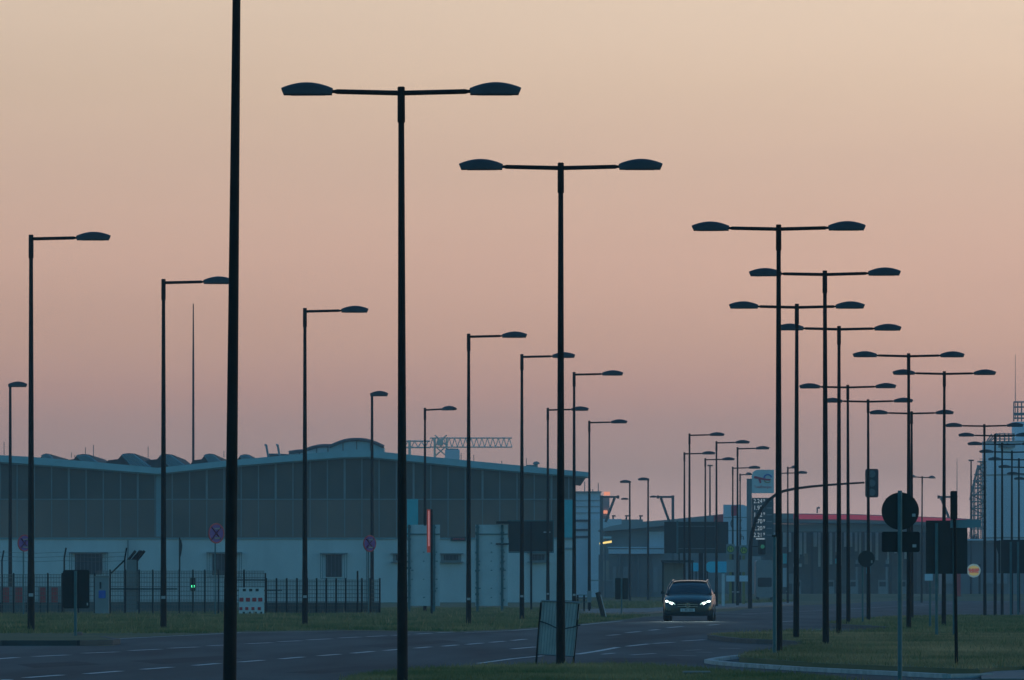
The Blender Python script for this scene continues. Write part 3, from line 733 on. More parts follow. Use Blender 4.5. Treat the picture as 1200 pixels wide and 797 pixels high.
# dark sign back at left island
t = thing('road_sign', 'back of a dark upright board on a post on the left traffic island', 'road sign', 88.5, base=750.5); c = LC(t)
MB().tube([(0,0,0), (0,0,c.z(669))], .038, 10).build('post', 'steel', t)
o = MB().rrect(c.x(73.5), c.x(104.8), c.z(713), c.z(668), .05, .05, .075).build('sign_back', 'signblack', t)
MB().box(c.x(101.5), c.x(103), .04, .049, c.z(709.5), c.z(706.5)).build('sticker', 'sticker', o)
for zz in (676, 704): MB().box(c.x(75), c.x(103), .035, .049, c.z(zz+1), c.z(zz)).build('rail', 'signback', t)
t = thing('base_stone', 'reddish stone at the foot of the left island sign', 'stone', 92, base=750); c = LC(t)
bm = bmesh.new(); bmesh.ops.create_icosphere(bm, subdivisions=2, radius=.12)
for v in bm.verts: v.co *= 1+.18*math.sin(v.co.x*30)*math.cos(v.co.y*23); v.co.z = max(-.02, v.co.z*.9)+.11+.02
me = bpy.data.meshes.new('stone_body'); bm.to_mesh(me); bm.free(); me.materials.append(M['rock']); o = bpy.data.objects.new('stone_body', me); COL.objects.link(o); o.parent = t; o.scale = (1, 1, .8)

# ------------------------------------------------------------------ white framed panels and boards before the hangar
def stud_frame(x0, x1, posts, lb, lights=False):
    t = thing('advertising_frame', lb, 'sign frame', (x0+x1)/2, base=718.4, group='white framed panels before the hangar'); c = LC(t)
    MB().box(c.x(x0), c.x(x1), 0, .08, c.z(710), c.z(615)).build('panel', 'whitepanel', t)
    for p in posts:
        MB().box(c.x(p)-.06, c.x(p)+.06, -.12, -.002, 0, c.z(615)).build('post', 'steel', t)
        q = 617
        while q < 706:
            MB().box(c.x(p)-.05-.06*random.random(), c.x(p)+.05+.06*random.random(), -.16, -.121, c.z(q+1.0+1.5*random.random()), c.z(q)).build('clamp', 'steel', t); q += 6+2*random.random()
    mb = MB().box(c.x(x0), c.x(x1), -.05, -.003, c.z(626.6), c.z(625.4)); q = 637
    mb.build('cross_rail', 'steel', t)
    for q in np.arange(636, 708, 10.6):
        for p in (x0+4, (x0+x1)/2-1, x1-5):
            if random.random() < .75: MB().box(c.x(p), c.x(p+1.2+1.5*random.random()), -.02, -.003, c.z(q+1), c.z(q)).build('bolt', 'steel', t)
    if lights:
        for q in (583.5, 591): MB().box(c.x(q)-.08, c.x(q)+.28, -.5, -.2, c.z(614), c.z(611)).build('floodlight', 'signblack', t)
        MB().box(c.x(581), c.x(600), -.15, -.10, c.z(638.4), c.z(636.6)).build('bracket', 'signback', t)
    return t
stud_frame(478, 515.5, (479.5, 508.5), 'white panel in a studded frame, beside the red neon tube')
stud_frame(557, 595, (559.5, 588.5), 'white panel in a studded frame, touching the dark grey board', True)
t = thing('neon_column', 'upright glowing red neon tube on a pole in front of the hangar', 'neon sign', 502.5, base=721); c = LC(t)
MB().box(c.x(504.5), c.x(507), -.05, .05, 0, c.z(597)).build('post', 'pole', t)
o = MB().box(c.x(500.3), c.x(504.3), -.06, .04, c.z(647.5), c.z(597)).build('tube_case', 'neon', t)
MB().tube([(c.x(502.6), -.09, c.z(640)), (c.x(502.6), -.09, c.z(598.5))], .028, 8).build('tube', 'neon_core', o)
MB().box(c.x(496.6), c.x(499.4), -.05, .05, c.z(616), c.z(594.5)).build('side_box', 'signback', t)
t = thing('notice_board', 'grey back of a wide board with a pale rim before the hangar', 'board', 622, base=716); c = LC(t)
MB().box(c.x(596), c.x(648), 0, .06, c.z(646.5), c.z(611)).build('board_back', 'signback', t)
fr = MB().box(c.x(594.5), c.x(649), -.03, .09, c.z(610.9), c.z(609.6)).box(c.x(648.1), c.x(649), -.03, .09, c.z(648), c.z(611)).box(c.x(596), c.x(648), -.03, .09, c.z(648), c.z(646.7))
fr.build('rim', 'steel', t)
for q in (622.5, 642.2): MB().box(c.x(q)-.05, c.x(q)+.05, -.12, -.04, 0, c.z(612)).build('post', 'pole', t)
MB().box(c.x(637), c.x(645), -.16, -.13, c.z(624.5), c.z(623)).build('clip', 'sticker', t)

# tilted mesh board tied to the lamp post
t = thing('mesh_board', 'grey-green mesh board on legs leaning behind the lamp pole, tied with a strap', 'board', 652, base=780.5); c = LC(t)
Q = [(634.5,703.8), (679.5,706.2), (671.5,769), (630.2,766.5)]
pr = [(c.x(a), c.z(b)) for a, b in Q]
MB().prism(pr, 0, .02).build('panel', 'glassgreen', t)
mb = MB()
for a, b in zip(pr, pr[1:]+pr[:1]): mb.bar((a[0], -.015, a[1]), (b[0], -.015, b[1]), .018)
mb.build('frame', 'cabinet', t)
MB().bar((c.x(634), -.02, c.z(706)), (c.x(628), -.02, 0), .022).build('leg', 'pole', t); MB().bar((c.x(678.5), -.02, c.z(708)), (c.x(671.5), .0, 0), .022).build('leg', 'pole', t)
mb = MB()
for k in np.linspace(.08, .92, 12):
    a = (pr[0][0]*(1-k)+pr[1][0]*k, pr[0][1]*(1-k)+pr[1][1]*k); b = (pr[3][0]*(1-k)+pr[2][0]*k, pr[3][1]*(1-k)+pr[2][1]*k); mb.bar((a[0], -.008, a[1]), (b[0], -.008, b[1]), .006)
mb.build('mesh_bars', 'cabinet', t)
MB().tube([(c.x(633), -.04, c.z(728)), (c.x(643), -.06, c.z(731.5)), (c.x(653), -.15, c.z(736.5)), (c.x(661), -.15, c.z(736.8)), (c.x(671), -.06, c.z(735)), (c.x(680), -.04, c.z(732.5))], .009, 6).build('strap', 'signback', t)

# ------------------------------------------------------------------ car
car = thing('parked_car', 'dark estate car with lit headlights driving towards the camera', 'car', 808.3, base=727.8); car.name = 'car'
car.rotation_euler.z = R(-3.2); car.scale = (1, 1, 1.02)
def loft(stations, name, m, parent, closed_ends=True):
    mb = MB(); n = len(stations[0][1]); vs = []; fs = []
    for y, sec in stations:
        full = [(x, y, z) for x, z in sec]+[(-x, y, z) for x, z in reversed(sec)]
        vs += full
    k = 2*n
    for i in range(len(stations)-1):
        for j in range(k):
            a, b = i*k+j, i*k+(j+1) % k; fs.append((a, b, b+k, a+k))
    if closed_ends: fs.append(tuple(range(k))); fs.append(tuple(range((len(stations)-1)*k, len(stations)*k)))
    mb.add(vs, fs); return mb.build(name, m, parent, True)
def sec(w, zb, zbelt, ztop, crown=.04):
    return [(w*.50, zb), (w*.93, zb+.01), (w*.985, zb+.10), (w, (zb+zbelt)*.5), (w*.99, zbelt-.12), (w*.955, zbelt-.02), (w*.86, ztop-.012), (w*.55, ztop+crown*.6), (w*.2, ztop+crown)]
st = [(-2.32, sec(.60, .26, .50, .55, .0)), (-2.30, sec(.70, .22, .58, .62, .01)), (-2.20, sec(.82, .19, .66, .70, .02)), (-2.02, sec(.875, .18, .74, .78, .03)),
      (-1.6, sec(.895, .18, .84, .87, .035)), (-1.0, sec(.905, .18, .92, .945, .03)), (-.72, sec(.905, .18, .95, .965, .02)), (.6, sec(.905, .18, .97, .97, .0)), (1.7, sec(.90, .2, .98, .98, .0)), (2.2, sec(.86, .25, .98, .98, 0)), (2.34, sec(.80, .32, .9, .92, 0))]
body = loft(st, 'body', 'carpaint', car)
def gsec(wb, zb, wt, zt): return [(wb, zb), (wb*.97+wt*.03, zb+.03), ((wb+wt)/2+.01, (zb+zt)/2), (wt+.02, zt-.05), (wt*.93, zt-.01), (wt*.55, zt+.012), (wt*.15, zt+.02)]
loft([(-.80, gsec(.80, .945, .76, .97)), (-.40, gsec(.83, .95, .70, 1.22)), (.02, gsec(.85, .95, .62, 1.405)), (.7, gsec(.85, .95, .62, 1.43)), (1.6, gsec(.84, .95, .60, 1.40)), (2.22, gsec(.78, .95, .55, 1.12))], 'cabin_glass', 'carglass', car)
mb = MB(); n = 10
rf = [(-.02, .615, 1.412), (.3, .635, 1.438), (.8, .635, 1.447), (1.5, .61, 1.425), (1.85, .57, 1.37)]
vs = []; fs = []
for y, w_, z in rf:
    for k in range(n+1): u = -1+2*k/n; vs.append((w_*u, y, z+.022*(1-u*u)-.02*abs(u)**5))
for i in range(len(rf)-1):
    for k in range(n): a = i*(n+1)+k; fs.append((a, a+1, a+n+2, a+n+1))
mb.add(vs, fs).build('roof', 'carpaint', car, True)
for s in (-1, 1):
    MB().tube([(s*.805, -.82, .955), (s*.76, -.42, 1.21), (s*.66, .0, 1.40), (s*.64, .4, 1.425)], [.035,.03,.028,.028], 8).build('windscreen_pillar', 'carpaint', car, True)
    MB().tube([(s*.60, -.05, 1.435), (s*.63, .3, 1.470), (s*.63, 1.2, 1.475), (s*.60, 1.7, 1.43)], .017, 8).build('roof_rail', 'chrome', car, True)
    mr = MB(); mr.tube([(s*.90, -.50, 1.0), (s*.98, -.50, 1.02)], .03, 8)
    mr.prism([(s*.93, .965), (s*1.03, .975), (s*1.035, 1.03), (s*1.01, 1.075), (s*.95, 1.075), (s*.925, 1.03)], -.60, -.46); mr.build('wing_mirror', 'black', car, True)
    hl = MB(); P = [(s*.44, .600), (s*.53, .575), (s*.66, .60), (s*.80, .66), (s*.845, .735), (s*.80, .745), (s*.66, .715), (s*.50, .655)]
    vs = []; 
    def fy(x): return -2.325+.36*max(0, abs(x)-.42)**1.6/.25
    m_ = len(P); vs = [(x, fy(x)-.005, z) for x, z in P]+[(x, fy(x)+.22, z) for x, z in P]
    h = hl.add(vs, [tuple(range(m_)), tuple(range(2*m_-1, m_-1, -1))]+[(i, (i+1) % m_, (i+1) % m_+m_, i+m_) for i in range(m_)]).build('headlight', 'headglass', car)
    MB().tube([(s*.55, fy(.55)-.02, .618), (s*.64, fy(.64)-.02, .640)], 0.042, 10).tube([(s*.68, fy(.68)-.02, .655), (s*.78, fy(.78)-.02, .700)], .046, 10).build('lamp', 'headlight', h, True)
    for y in (-1.45, 1.40):
        wq = thing('wheel', 'x', 'x', loc=(s*.80, y, .318)); del wq['label']; del wq['category']; wq.parent = car
        ty = MB(); prof = [(.20, -.10), (.285, -.108), (.312, -.085), (.318, 0), (.312, .085), (.285, .108), (.20, .10)]; nn = 28
        vs = []; fs = []
        for k in range(nn):
            a = 2*math.pi*k/nn
            for r_, x_ in prof: vs.append((x_, r_*math.cos(a), r_*math.sin(a)))
        L_ = len(prof)
        for k in range(nn):
            for j in range(L_-1): a = k*L_+j; b = ((k+1) % nn)*L_+j; fs.append((a, b, b+1, a+1))
        ty.add(vs, fs).build('tyre', 'tyre', wq, True)
        rm = MB()
        for k in range(5):
            a = 2*math.pi*k/5; rm.bar((s*.085, 0, 0), (s*.09, .2*math.cos(a), .2*math.sin(a)), .045)
        vs = []; fs = []
        for k in range(nn):
            a = 2*math.pi*k/nn
            for r_, x_ in ((.205, s*.10), (.19, s*.06), (.19, -s*.08)): vs.append((x_, r_*math.cos(a), r_*math.sin(a)))
        for k in range(nn):
            for j in range(2): a = k*3+j; b = ((k+1) % nn)*3+j; fs.append((a, b, b+1, a+1))
        rm.add(vs, fs); rm.build('rim', 'rim', wq, True)
    MB().box(s*.50 if s > 0 else -.78, s*.78 if s > 0 else -.50, -2.31, -2.2, .27, .37).build('air_intake', 'black', car)
gr = MB().prism([(-.40, .60), (-.36, .47), (.36, .47), (.40, .60), (.36, .67), (-.36, .67)], -2.345, -2.25).build('grille', 'black', car)
mb = MB()
for z in (.52, .60): mb.box(-.37, .37, -2.36, -2.346, z-.009, z+.009)
mb.build('grille_bar', 'chrome', gr)
em = MB().ring(0, .57, .075, .092, -2.385, -2.362, 24)
for k in range(3):
    a = R(90+120*k); em.bar((0, -2.375, .57), (.08*math.cos(a), -2.375, .57+.08*math.sin(a)), .018)
em.build('emblem', 'chrome', gr)
np_ = MB().box(-.26, .26, -2.37, -2.345, .345, .455).build('number_plate', 'whitep', car)
text('plate_text', 'L: BN 822', .105, 0, -2.374, .40, 'signblack', np_, .004, sx=.95)
MB().box(-.62, .62, -2.30, -2.2, .19, .27).build('lower_grille', 'black', car)
for s in (-1, 1): MB().box(s*.875-.02, s*.875+.04, -.35, .45, .80, .83).build('door_handle', 'chrome', car)

# headlight beams: the lamps really light the road
for s in (-1, 1):
    l = bpy.data.lights.new('headlamp', 'SPOT'); l.energy = 220; l.spot_size = R(34); l.spot_blend = .8; l.color = (.8, 1, .95); l.shadow_soft_size = .05
    o = bpy.data.objects.new('headlamp_beam', l); COL.objects.link(o); o.parent = car; o.location = (s*.66, -2.42, .64); o.rotation_euler = (R(78), 0, R(180)); 

# ------------------------------------------------------------------ small things between car and hangar
t = thing('leaning_post', 'short dark post leaning to the left on the far verge', 'post', 708, base=724.5); c = LC(t)
MB().bar((0, 0, 0), (c.x(700.5), 0, c.z(694)), .15).build('shaft', 'timber', t); MB().bar((c.x(710.2), -.02, .05), (c.x(703.6), -.02, c.z(697)), .04).build('painted_lit_edge', 'sticker', t)  # pale strip puts the sunlit right edge of the post into colour
t = thing('road_sign', 'small dark board back on a post beside the leaning post', 'road sign', 728.4, base=722); c = LC(t)
MB().tube([(0,0,0), (0,0,c.z(678))], .03, 8).build('post', 'steel', t)
MB().rrect(c.x(720.8), c.x(727.4), c.z(702.5), c.z(677.5), .03, .03, .05).rrect(c.x(729.3), c.x(736), c.z(702.5), c.z(677.5), .03, .03, .05).build('sign_back', 'signback', t)
t = thing('metering_box', 'pale small box on a stand behind the mesh board', 'box', 690.5, base=718); c = LC(t)
MB().box(c.x(688.2), c.x(693), -.15, .15, c.z(706), c.z(692.5)).build('housing', 'cabinet', t); MB().box(c.x(689.6), c.x(691.6), -.08, .08, 0, c.z(706)).build('stand', 'pole', t)
t = thing('trolley_rack', 'low pale metal rack at the hangar end', 'rack', 682, base=718.6); c = LC(t)
mb = MB()
for z in (697, 701, 705.2): mb.box(c.x(676), c.x(688), -.1, .1, c.z(z+.8), c.z(z))
mb.build('rails', 'steel', t)
for q in (677, 684.5): MB().box(c.x(q)-.04, c.x(q)+.04, -.1, .1, 0, c.z(697)).build('leg', 'pole', t)

# big billboard
t = thing('billboard', 'very wide dark billboard seen from behind above the car', 'billboard', 820, base=708); c = LC(t)
MB().box(c.x(778.5), c.x(853.5), 0, .25, c.z(648.3), c.z(611.5)).build('board_back', 'signback', t)
mb = MB()
for q in (793.8, 839): mb.box(c.x(q)-.07, c.x(q)+.07, -.12, -.01, c.z(649.5), c.z(610.3))
mb.build('vertical_rail', 'steel', t)
mb = MB()
for q in (616.4, 642.6): mb.box(c.x(794.2), c.x(838.6), -.08, -.012, c.z(q+.7), c.z(q))
mb.build('cross_rail', 'frame', t)
for q, w_ in ((821.5,.32), (840,.14), (796,.10)): MB().box(c.x(q)-w_/2, c.x(q)+w_/2, .26, .5, 0, c.z(630)).build('post', 'pole', t)
# shelter
t = thing('bus_shelter', 'bus shelter with a thin dark roof behind the car', 'bus shelter', 794, base=709.4); c = LC(t)
MB().box(c.x(774.5), c.x(812.5), -.8, .9, c.z(659.2), c.z(656.6)).build('roof', 'signblack', t)
MB().box(c.x(777.5), c.x(802), .8, .84, .2, c.z(659.5)).build('back_panel', 'glass_shelter', t)
for q in (776.6, 811): MB().box(c.x(q)-.06, c.x(q)+.06, -.7, -.58, 0, c.z(659.2)).build('post', 'pole', t)
MB().box(c.x(779), c.x(800), .3, .75, .42, .48).build('bench', 'steel', t)
t = thing('banner_sign', 'bright turquoise banner panel right above the car roof', 'banner', 833, base=706.5); c = LC(t)
MB().rrect(c.x(810), c.x(818.5), c.z(669.5), c.z(659.5), .1, 0, .1).rrect(c.x(827), c.x(856), c.z(671), c.z(658), .4, 0, .1).build('panel', 'turq', t)
for q in (815.8, 829): MB().box(c.x(q)-.05, c.x(q)+.05, .1, .2, 0, c.z(660)).build('post', 'pole', t)
t = thing('white_post', 'stout pale post to the right of the car', 'post', 847.5, base=712); c = LC(t)
MB().box(c.x(845.8), c.x(849.2), -.1, .1, 0, c.z(672)).build('shaft', 'whitepanel', t); MB().box(c.x(845.4), c.x(849.6), -.12, .12, c.z(672), c.z(671)).build('cap', 'steel', t)
for px, cy, bs, lb in ((856,643.5,708.6,'round yellow and green bus stop sign right beside the billboard corner'), (871.5,645,709.4,'round yellow and green bus stop sign left of the curved signal mast')):
    t = thing('bus_stop_sign', lb, 'bus stop sign', px, base=bs, group='bus stop signs'); c = LC(t)
    MB().box(-.09, .09, -.04, .04, 0, c.z(640)).build('post', 'yellow', t)
    p = MB().rrect(c.x(px-5), c.x(px+5), c.z(cy+6), c.z(cy-6), .08, -.09, -.05).build('plate', 'cabinet', t)
    d = MB().disc(0, c.z(cy), c.m(4.2), -.12, -.091, 24).build('disc', 'buslime', p)
    MB().ring(0, c.z(cy), c.m(3.5), c.m(4.4), -.135, -.121, 24).build('ring', 'dkgreen', p)
    text('letter', 'H', c.m(6.4), 0, -.136, c.z(cy), 'dkgreen', p, .02, bold=.01)
    MB().box(c.x(px-5), c.x(px+5), -.08, -.045, c.z(681.5), c.z(674.5)).build('timetable', 'paleblue', t)
    MB().box(c.x(px-4.6), c.x(px+4.2), -.08, -.045, c.z(670.5), c.z(656)).build('notice_panel', 'cabinet', t)

# ------------------------------------------------------------------ filling station sign, totem, signal mast
t = thing('price_pylon', 'filling station pylon with rounded logo panel above dark price rows', 'sign', 891, 640.0); c = LC(t)
MB().box(c.x(875.2), c.x(881), 0, .5, 0, c.z(561)).build('pillar', 'facade_dark', t)
P = [(c.x(907),c.z(578)), (c.x(907),c.z(550.5)), (c.x(888),c.z(550.5)), (c.x(884.6),c.z(551.5)), (c.x(882.2),c.z(553.8)), (c.x(881),c.z(557.5)), (c.x(881),c.z(578))]
lp = MB().prism(P, .05, .45).build('logo_panel', 'signwhite', t)
yy = .02
MB().prism([(c.x(a),c.z(b)) for a, b in ((883.4,558.6),(885,557.8),(892,559.6),(898,561),(903.2,561.4),(903.6,562.4),(901.8,563.4),(896,562.8),(891.5,561.8),(892,566),(890.4,566.4),(888.6,561.2),(884,560.6))], yy-.02, yy+.03).build('red_mark', 'signred', lp)
MB().ring(c.x(899.8), c.z(559.8), c.m(3.4), c.m(5.0), yy-.02, yy+.03, 16, R(8), R(188), .85).build('blue_arc', 'signblue', lp)
MB().ring(c.x(899.6), c.z(562.2), c.m(3.6), c.m(4.7), yy-.02, yy+.03, 14, R(195), R(320), .8).build('yellow_arc', 'yellow', lp)
text('wordmark', 'TotalEnergies', c.m(3.7), c.x(894), .04, c.z(570.6), 'signred', lp, .02)
pp = MB().box(c.x(881.3), c.x(906.6), .05, .45, c.z(652), c.z(583.4)).build('price_panel', 'pricepanel', t)
for i, s_ in enumerate(('2.24', '1.97', '1.92', '1.70', '2.20', '2.21')):
    zz = c.z(587.4+i*7.95); text('price', s_, c.m(7.2), c.x(888.2), .04, zz, 'digits', pp, .02, sx=.85); text('price_end', '9', c.m(4.6), c.x(895.4), .04, zz+c.m(1), 'digits', pp, .02)
    MB().box(c.x(898.4), c.x(904.6), .02, .048, zz-c.m(.5), zz+c.m(.6)).build('fuel_name', 'cabinet', pp)
MB().box(c.x(886), c.x(896), .02, .048, c.z(632.2), c.z(630.8)).build('fuel_name', 'digits', pp)
t = thing('panel_totem', 'pale blue totem of stacked panels with a pink motif beside the price pylon', 'sign', 862, 700.0); c = LC(t)
mb = MB().prism([(c.x(a),c.z(b)) for a, b in ((848,640),(848,591.5),(871,591.5),(876.5,594),(876.5,640))], 0, 1.2); tp = mb.build('panels', 'paleblue', t)
MB().box(c.x(857), c.x(864.5), -.04, -.002, c.z(604.5), c.z(592.5)).build('pink_motif', 'signred', tp)
for q in (606, 621.5): MB().box(c.x(848), c.x(876.5), -.03, -.002, c.z(q+.8), c.z(q)).build('joint', 'frame', tp)
text('letter', '(', c.m(12), c.x(867.8), -.02, c.z(613.5), 'signback', tp, .02); text('letter', 'h', c.m(9.5), c.x(869.8), -.02, c.z(629.5), 'signback', tp, .02)
text('letter', '(', c.m(12), c.x(857.2), -.02, c.z(613), 'signback', tp, .02)
MB().box(c.x(852), c.x(872), .1, .9, 0, c.z(640.5)).build('base', 'facade_dark', t)

t = thing('traffic_signal_mast', 'dark curved mast carrying a traffic light at the end of its long arm', 'traffic light', 879, base=713.2); c = LC(t)
pth = [(879,713.2),(879,660),(879.4,640),(881.5,624),(885.6,609),(892.5,596),(901,586),(909,579.8),(918,575.6),(932,572.6),(950,570.3),(968,568.6),(990,567),(1013,565.6)]
pts = [(c.x(a), 0, c.z(b)) for a, b in pth]; rr = [.125,.12,.115,.11,.10,.095,.09,.085,.08,.075,.07,.065,.06,.055]
MB().tube(pts, rr, 10).build('mast', 'pole', t, True)
hd = MB().rrect(c.x(1014), c.x(1029.4), c.z(583), c.z(549.5), .12, -.1, .12).build('signal_head', 'signback', t)
for q in (555.5, 566.2, 577): MB().disc(c.x(1021.7), c.z(q), c.m(4.2), -.14, -.101, 18).build('lens_back', 'lens', hd)
hd = MB().rrect(c.x(888), c.x(897), c.z(650), c.z(632.5), .08, -.3, -.05).build('signal_head', 'signblack', t)
MB().disc(c.x(893.4), c.z(640.6), c.m(2.4), -.33, -.301, 16).build('green_lens', 'green_dim', hd)
MB().box(c.x(880), c.x(889), -.1, -.04, c.z(641), c.z(640)).build('bracket', 'pole', t)
t = thing('white_van', 'blurred white box van parked below the price pylon', 'van', 899, 660.0); c = LC(t)
vb = MB().rrect(c.x(886), c.x(906.5), .35, c.z(648.5)*.86, .25, 0, 5.2).build('body', 'cabinet', t)
MB().rrect(c.x(888), c.x(904.5), 1.25, 2.05, .12, -.03, .2).build('windscreen', 'darkglass', t)
for q in (888.2, 904.2): MB().tube([(c.x(q)-.12, .9, .34), (c.x(q)+.12, .9, .34)], .34, 16).build('wheel', 'tyre', t)
for q in (888, 904.6): MB().box(c.x(q)-.15, c.x(q)+.15, -.04, .03, .78, .98).build('headlight', 'cabinet', t)

# petrol station canopy, shop and pumps
YC = 820.0
t = thing('filling_station', 'low filling station with a long red-banded canopy', 'building', 1000, YC); c = LC(t)
cp = MB().prism([(c.x(a),c.z(b)) for a, b in ((905,601.5),(1000,602.5),(1110,606.5),(1150,609),(1150,613),(1110,616),(1000,613),(905,612.5))], 0, 14).build('canopy', 'facade_dark', t)
MB().prism([(c.x(a),c.z(b)) for a, b in ((930,602.8),(1000,603.4),(1110,607.2),(1146,609.8),(1140,611.6),(1110,612.4),(1000,608.8),(930,608.4))], -.1, -.004).build('red_band', 'canopyred', cp)
MB().prism([(c.x(a),c.z(b)) for a, b in ((905,602.4),(929.5,602.8),(929.5,608.3),(905,608))], -.1, -.004).build('grey_band', 'cabinet', cp)
MB().box(c.x(905), c.x(1108), 1, 13, c.z(623), c.z(614)).build('canopy_soffit', 'facade_dark', t)
sp = MB().box(c.x(900), c.x(1110), 16, 24, 0, c.z(619)).build('shop', 'plinth', t)
for a, b in ((920,928), (957.5,964.5), (996.5,1006.5), (1078,1084)): 
    w_ = MB().box(c.x(a), c.x(b), 15.8, 15.99, c.z(640), c.z(622.5)).build('shop_window', 'signwhite', sp)
for q in (914, 932, 942, 967, 981, 992, 1016, 1028, 1050, 1058, 911, 938.5, 945, 950, 975, 988, 1011, 1023, 1036, 1070): MB().box(c.x(q)-.12-.08*random.random(), c.x(q)+.14, 15.7, 15.79, c.z(645+random.random()*20), c.z(622.5)).build('shop_mullion', 'whitep', sp)
for a, b, z0, z1, m_ in ((921,929,660,648,'turq'), (949,953.5,661,648,'beige'), (986,992,650,646,'beige'), (986,992,660,654,'turq'), (930,940,684,672,'cabinet'), (936,946,664,660,'whitep'), (1023,1028,672,661,'turq'), (920,928,688,665,'paleblue')):
    MB().box(c.x(a), c.x(b), 15.5, 15.69, c.z(z0), c.z(z1)).build('poster', m_, sp)
for q in (918, 954, 986, 1014, 1047, 1076, 1090): MB().box(c.x(q)-.16, c.x(q)+.16, 6, 6.4, 0, c.z(623)).build('canopy_column', 'signback', t)
for q in (936, 975, 1003, 1037, 1060): 
    p_ = MB().box(c.x(q)-.45, c.x(q)+.45, 5, 5.8, .1, 2.0).build('fuel_pump', 'cabinet', t); MB().box(c.x(q)-.35, c.x(q)+.35, 4.95, 4.99, 1.3, 1.8).build('display', 'darkglass', p_)
for q in (1002, 1037):
    s_ = MB().box(c.x(q)-.1, c.x(q)+.1, -4, -3.8, 0, c.z(656)).build('sign_stand', 'cabinet', t); MB().box(c.x(q-2.5), c.x(q+6), -4.1, -4.01, c.z(664.5), c.z(661)).build('sign_plate', 'signback', s_)
MB().tube([(c.x(959), 3, c.z(601)), (c.x(959), 3, c.z(595)), (c.x(961.5), 3, c.z(594))], .08, 6).box(c.x(960), c.x(962), 2.8, 3.2, c.z(596), c.z(594)).build('roof_lamp', 'steel', t)
t = thing('storage_shed', 'plain grey shed seen behind the foot of the price pylon', 'building', 890, 930.0); c = LC(t)
MB().box(c.x(866), c.x(915), 0, 10, 0, c.z(634)).build('wall', 'facade_grey', t); MB().box(c.x(865), c.x(916), -.3, 10.3, c.z(634), c.z(632.6)).build('roof_edge', 'facade_dark', t)
MB().box(c.x(884), c.x(894), -.1, -.003, 0, c.z(655)).build('gate', 'cabinet', t)
# left building with sloping roof
t = thing('low_building', 'low dark building with a rising roof and pale fascia behind the billboard', 'building', 770, 850.0); c = LC(t)
MB().prism([(c.x(a),c.z(b)) for a, b in ((703,620.6),(716,616.5),(740,612.5),(780,609.4),(848,602.5),(875,602.5),(875,612),(780,616),(735,620.5),(706,622.8))], -1.5, 22).build('roof', 'facade_grey', t)
MB().prism([(c.x(a),c.z(b)) for a, b in ((836,604.3),(848,603),(848,611.5),(836,612.6))], -1.62, -1.51).build('red_band', 'redboard', t)
MB().prism([(c.x(a),c.z(b)) for a, b in ((707,622.8),(735,620.6),(780,616.2),(875,612.2),(875,702),(707,702))], 0, 20).build('wall', 'facade_dark', t)
MB().box(c.x(713), c.x(778), -.9, -.002, c.z(649), c.z(643.6)).box(c.x(712), c.x(778), -1, -.002, c.z(642.6), c.z(641)).build('fascia', 'facade_blue', t)
MB().box(c.x(760), c.x(778), -.2, -.003, c.z(640.8), c.z(623)).build('pale_window', 'facade_blue', t)
MB().box(c.x(703.5), c.x(713.5), -.4, -.01, c.z(680), c.z(657)).build('roller_door', 'beige', t)
for q in (703, 738.5, 760, 726, 748): MB().box(c.x(q)-.15, c.x(q)+.15, -.5, -.01, 0, c.z(650)).build('column', 'plinth', t)
for q, w_ in ((768,5), (790,8), (806,4), (843,7), (720,4), (733,6)): MB().box(c.x(q-w_/2), c.x(q+w_/2), -.1, -.004, c.z(694), c.z(664)).build('window', 'cabinet', t)
MB().box(c.x(692), c.x(722), -3, -2.8, c.z(680.8), c.z(679.6)).build('railing', 'cabinet', t)
t = thing('lit_shop_sign', 'glowing yellow slanted shop sign under a pale blue strip', 'shop sign', 709.5, 842.0); c = LC(t)
MB().prism([(c.x(a),c.z(b)) for a, b in ((702.5,638),(702.5,636),(716.8,633.5),(716.8,636))], -.2, 0).build('yellow_tube', 'yellow_lit', t)
MB().box(c.x(702.5), c.x(716.5), -.2, 0, c.z(631.2), c.z(628.6)).build('pale_strip', 'signwhite', t)
MB().box(c.x(708.5), c.x(710), .0, .3, 0, c.z(629)).build('support', 'plinth', t)
# pale tower block and extension
t = thing('office_block', 'pale blue office block with roof antennas right of the hangar', 'building', 700, 960.0); c = LC(t)
MB().box(c.x(655), c.x(704), 0, 20, 0, c.z(577)).build('wall', 'facade_blue', t)
MB().box(c.x(704), c.x(714.5), 2, 18, 0, c.z(583)).build('side_wing', 'facade_grey', t)
MB().box(c.x(690), c.x(728), -3, -.3, 0, c.z(608.5)).build('annex', 'facade_blue', t); MB().box(c.x(728.2), c.x(753), -3, 6, 0, c.z(609)).build('annex_roof_block', 'facade_grey', t)
for z in (586, 593, 600.5): MB().box(c.x(655), c.x(704), -.15, -.003, c.z(z+.9), c.z(z)).build('floor_band', 'facade_grey', t)
for z in (609, 620, 628): MB().box(c.x(655), c.x(689.8), -.15, -.003, c.z(z+2.4), c.z(z)).build('window_band', 'darkglass', t)
MB().box(c.x(654.5), c.x(705), -.4, 20.3, c.z(577), c.z(575.8)).build('parapet', 'facade_grey', t)
for q, tt in ((685.5,564), (692,572), (701.5,566), (695,573)): MB().tube([(c.x(q), 3, c.z(576)), (c.x(q), 3, c.z(tt))], .06, 5).build('antenna', 'steel', t)
MB().box(c.x(707.8), c.x(715), 1.6, 1.99, c.z(580.4), c.z(576.2)).build('glowing_sun_reflection', 'sun_reflection_glow', t); MB().box(c.x(707.5), c.x(712), 1.6, 1.99, c.z(601.8), c.z(598)).build('glowing_sun_reflection', 'sun_reflection_glow', t)  # glowing panels stand in for sun reflections on the block
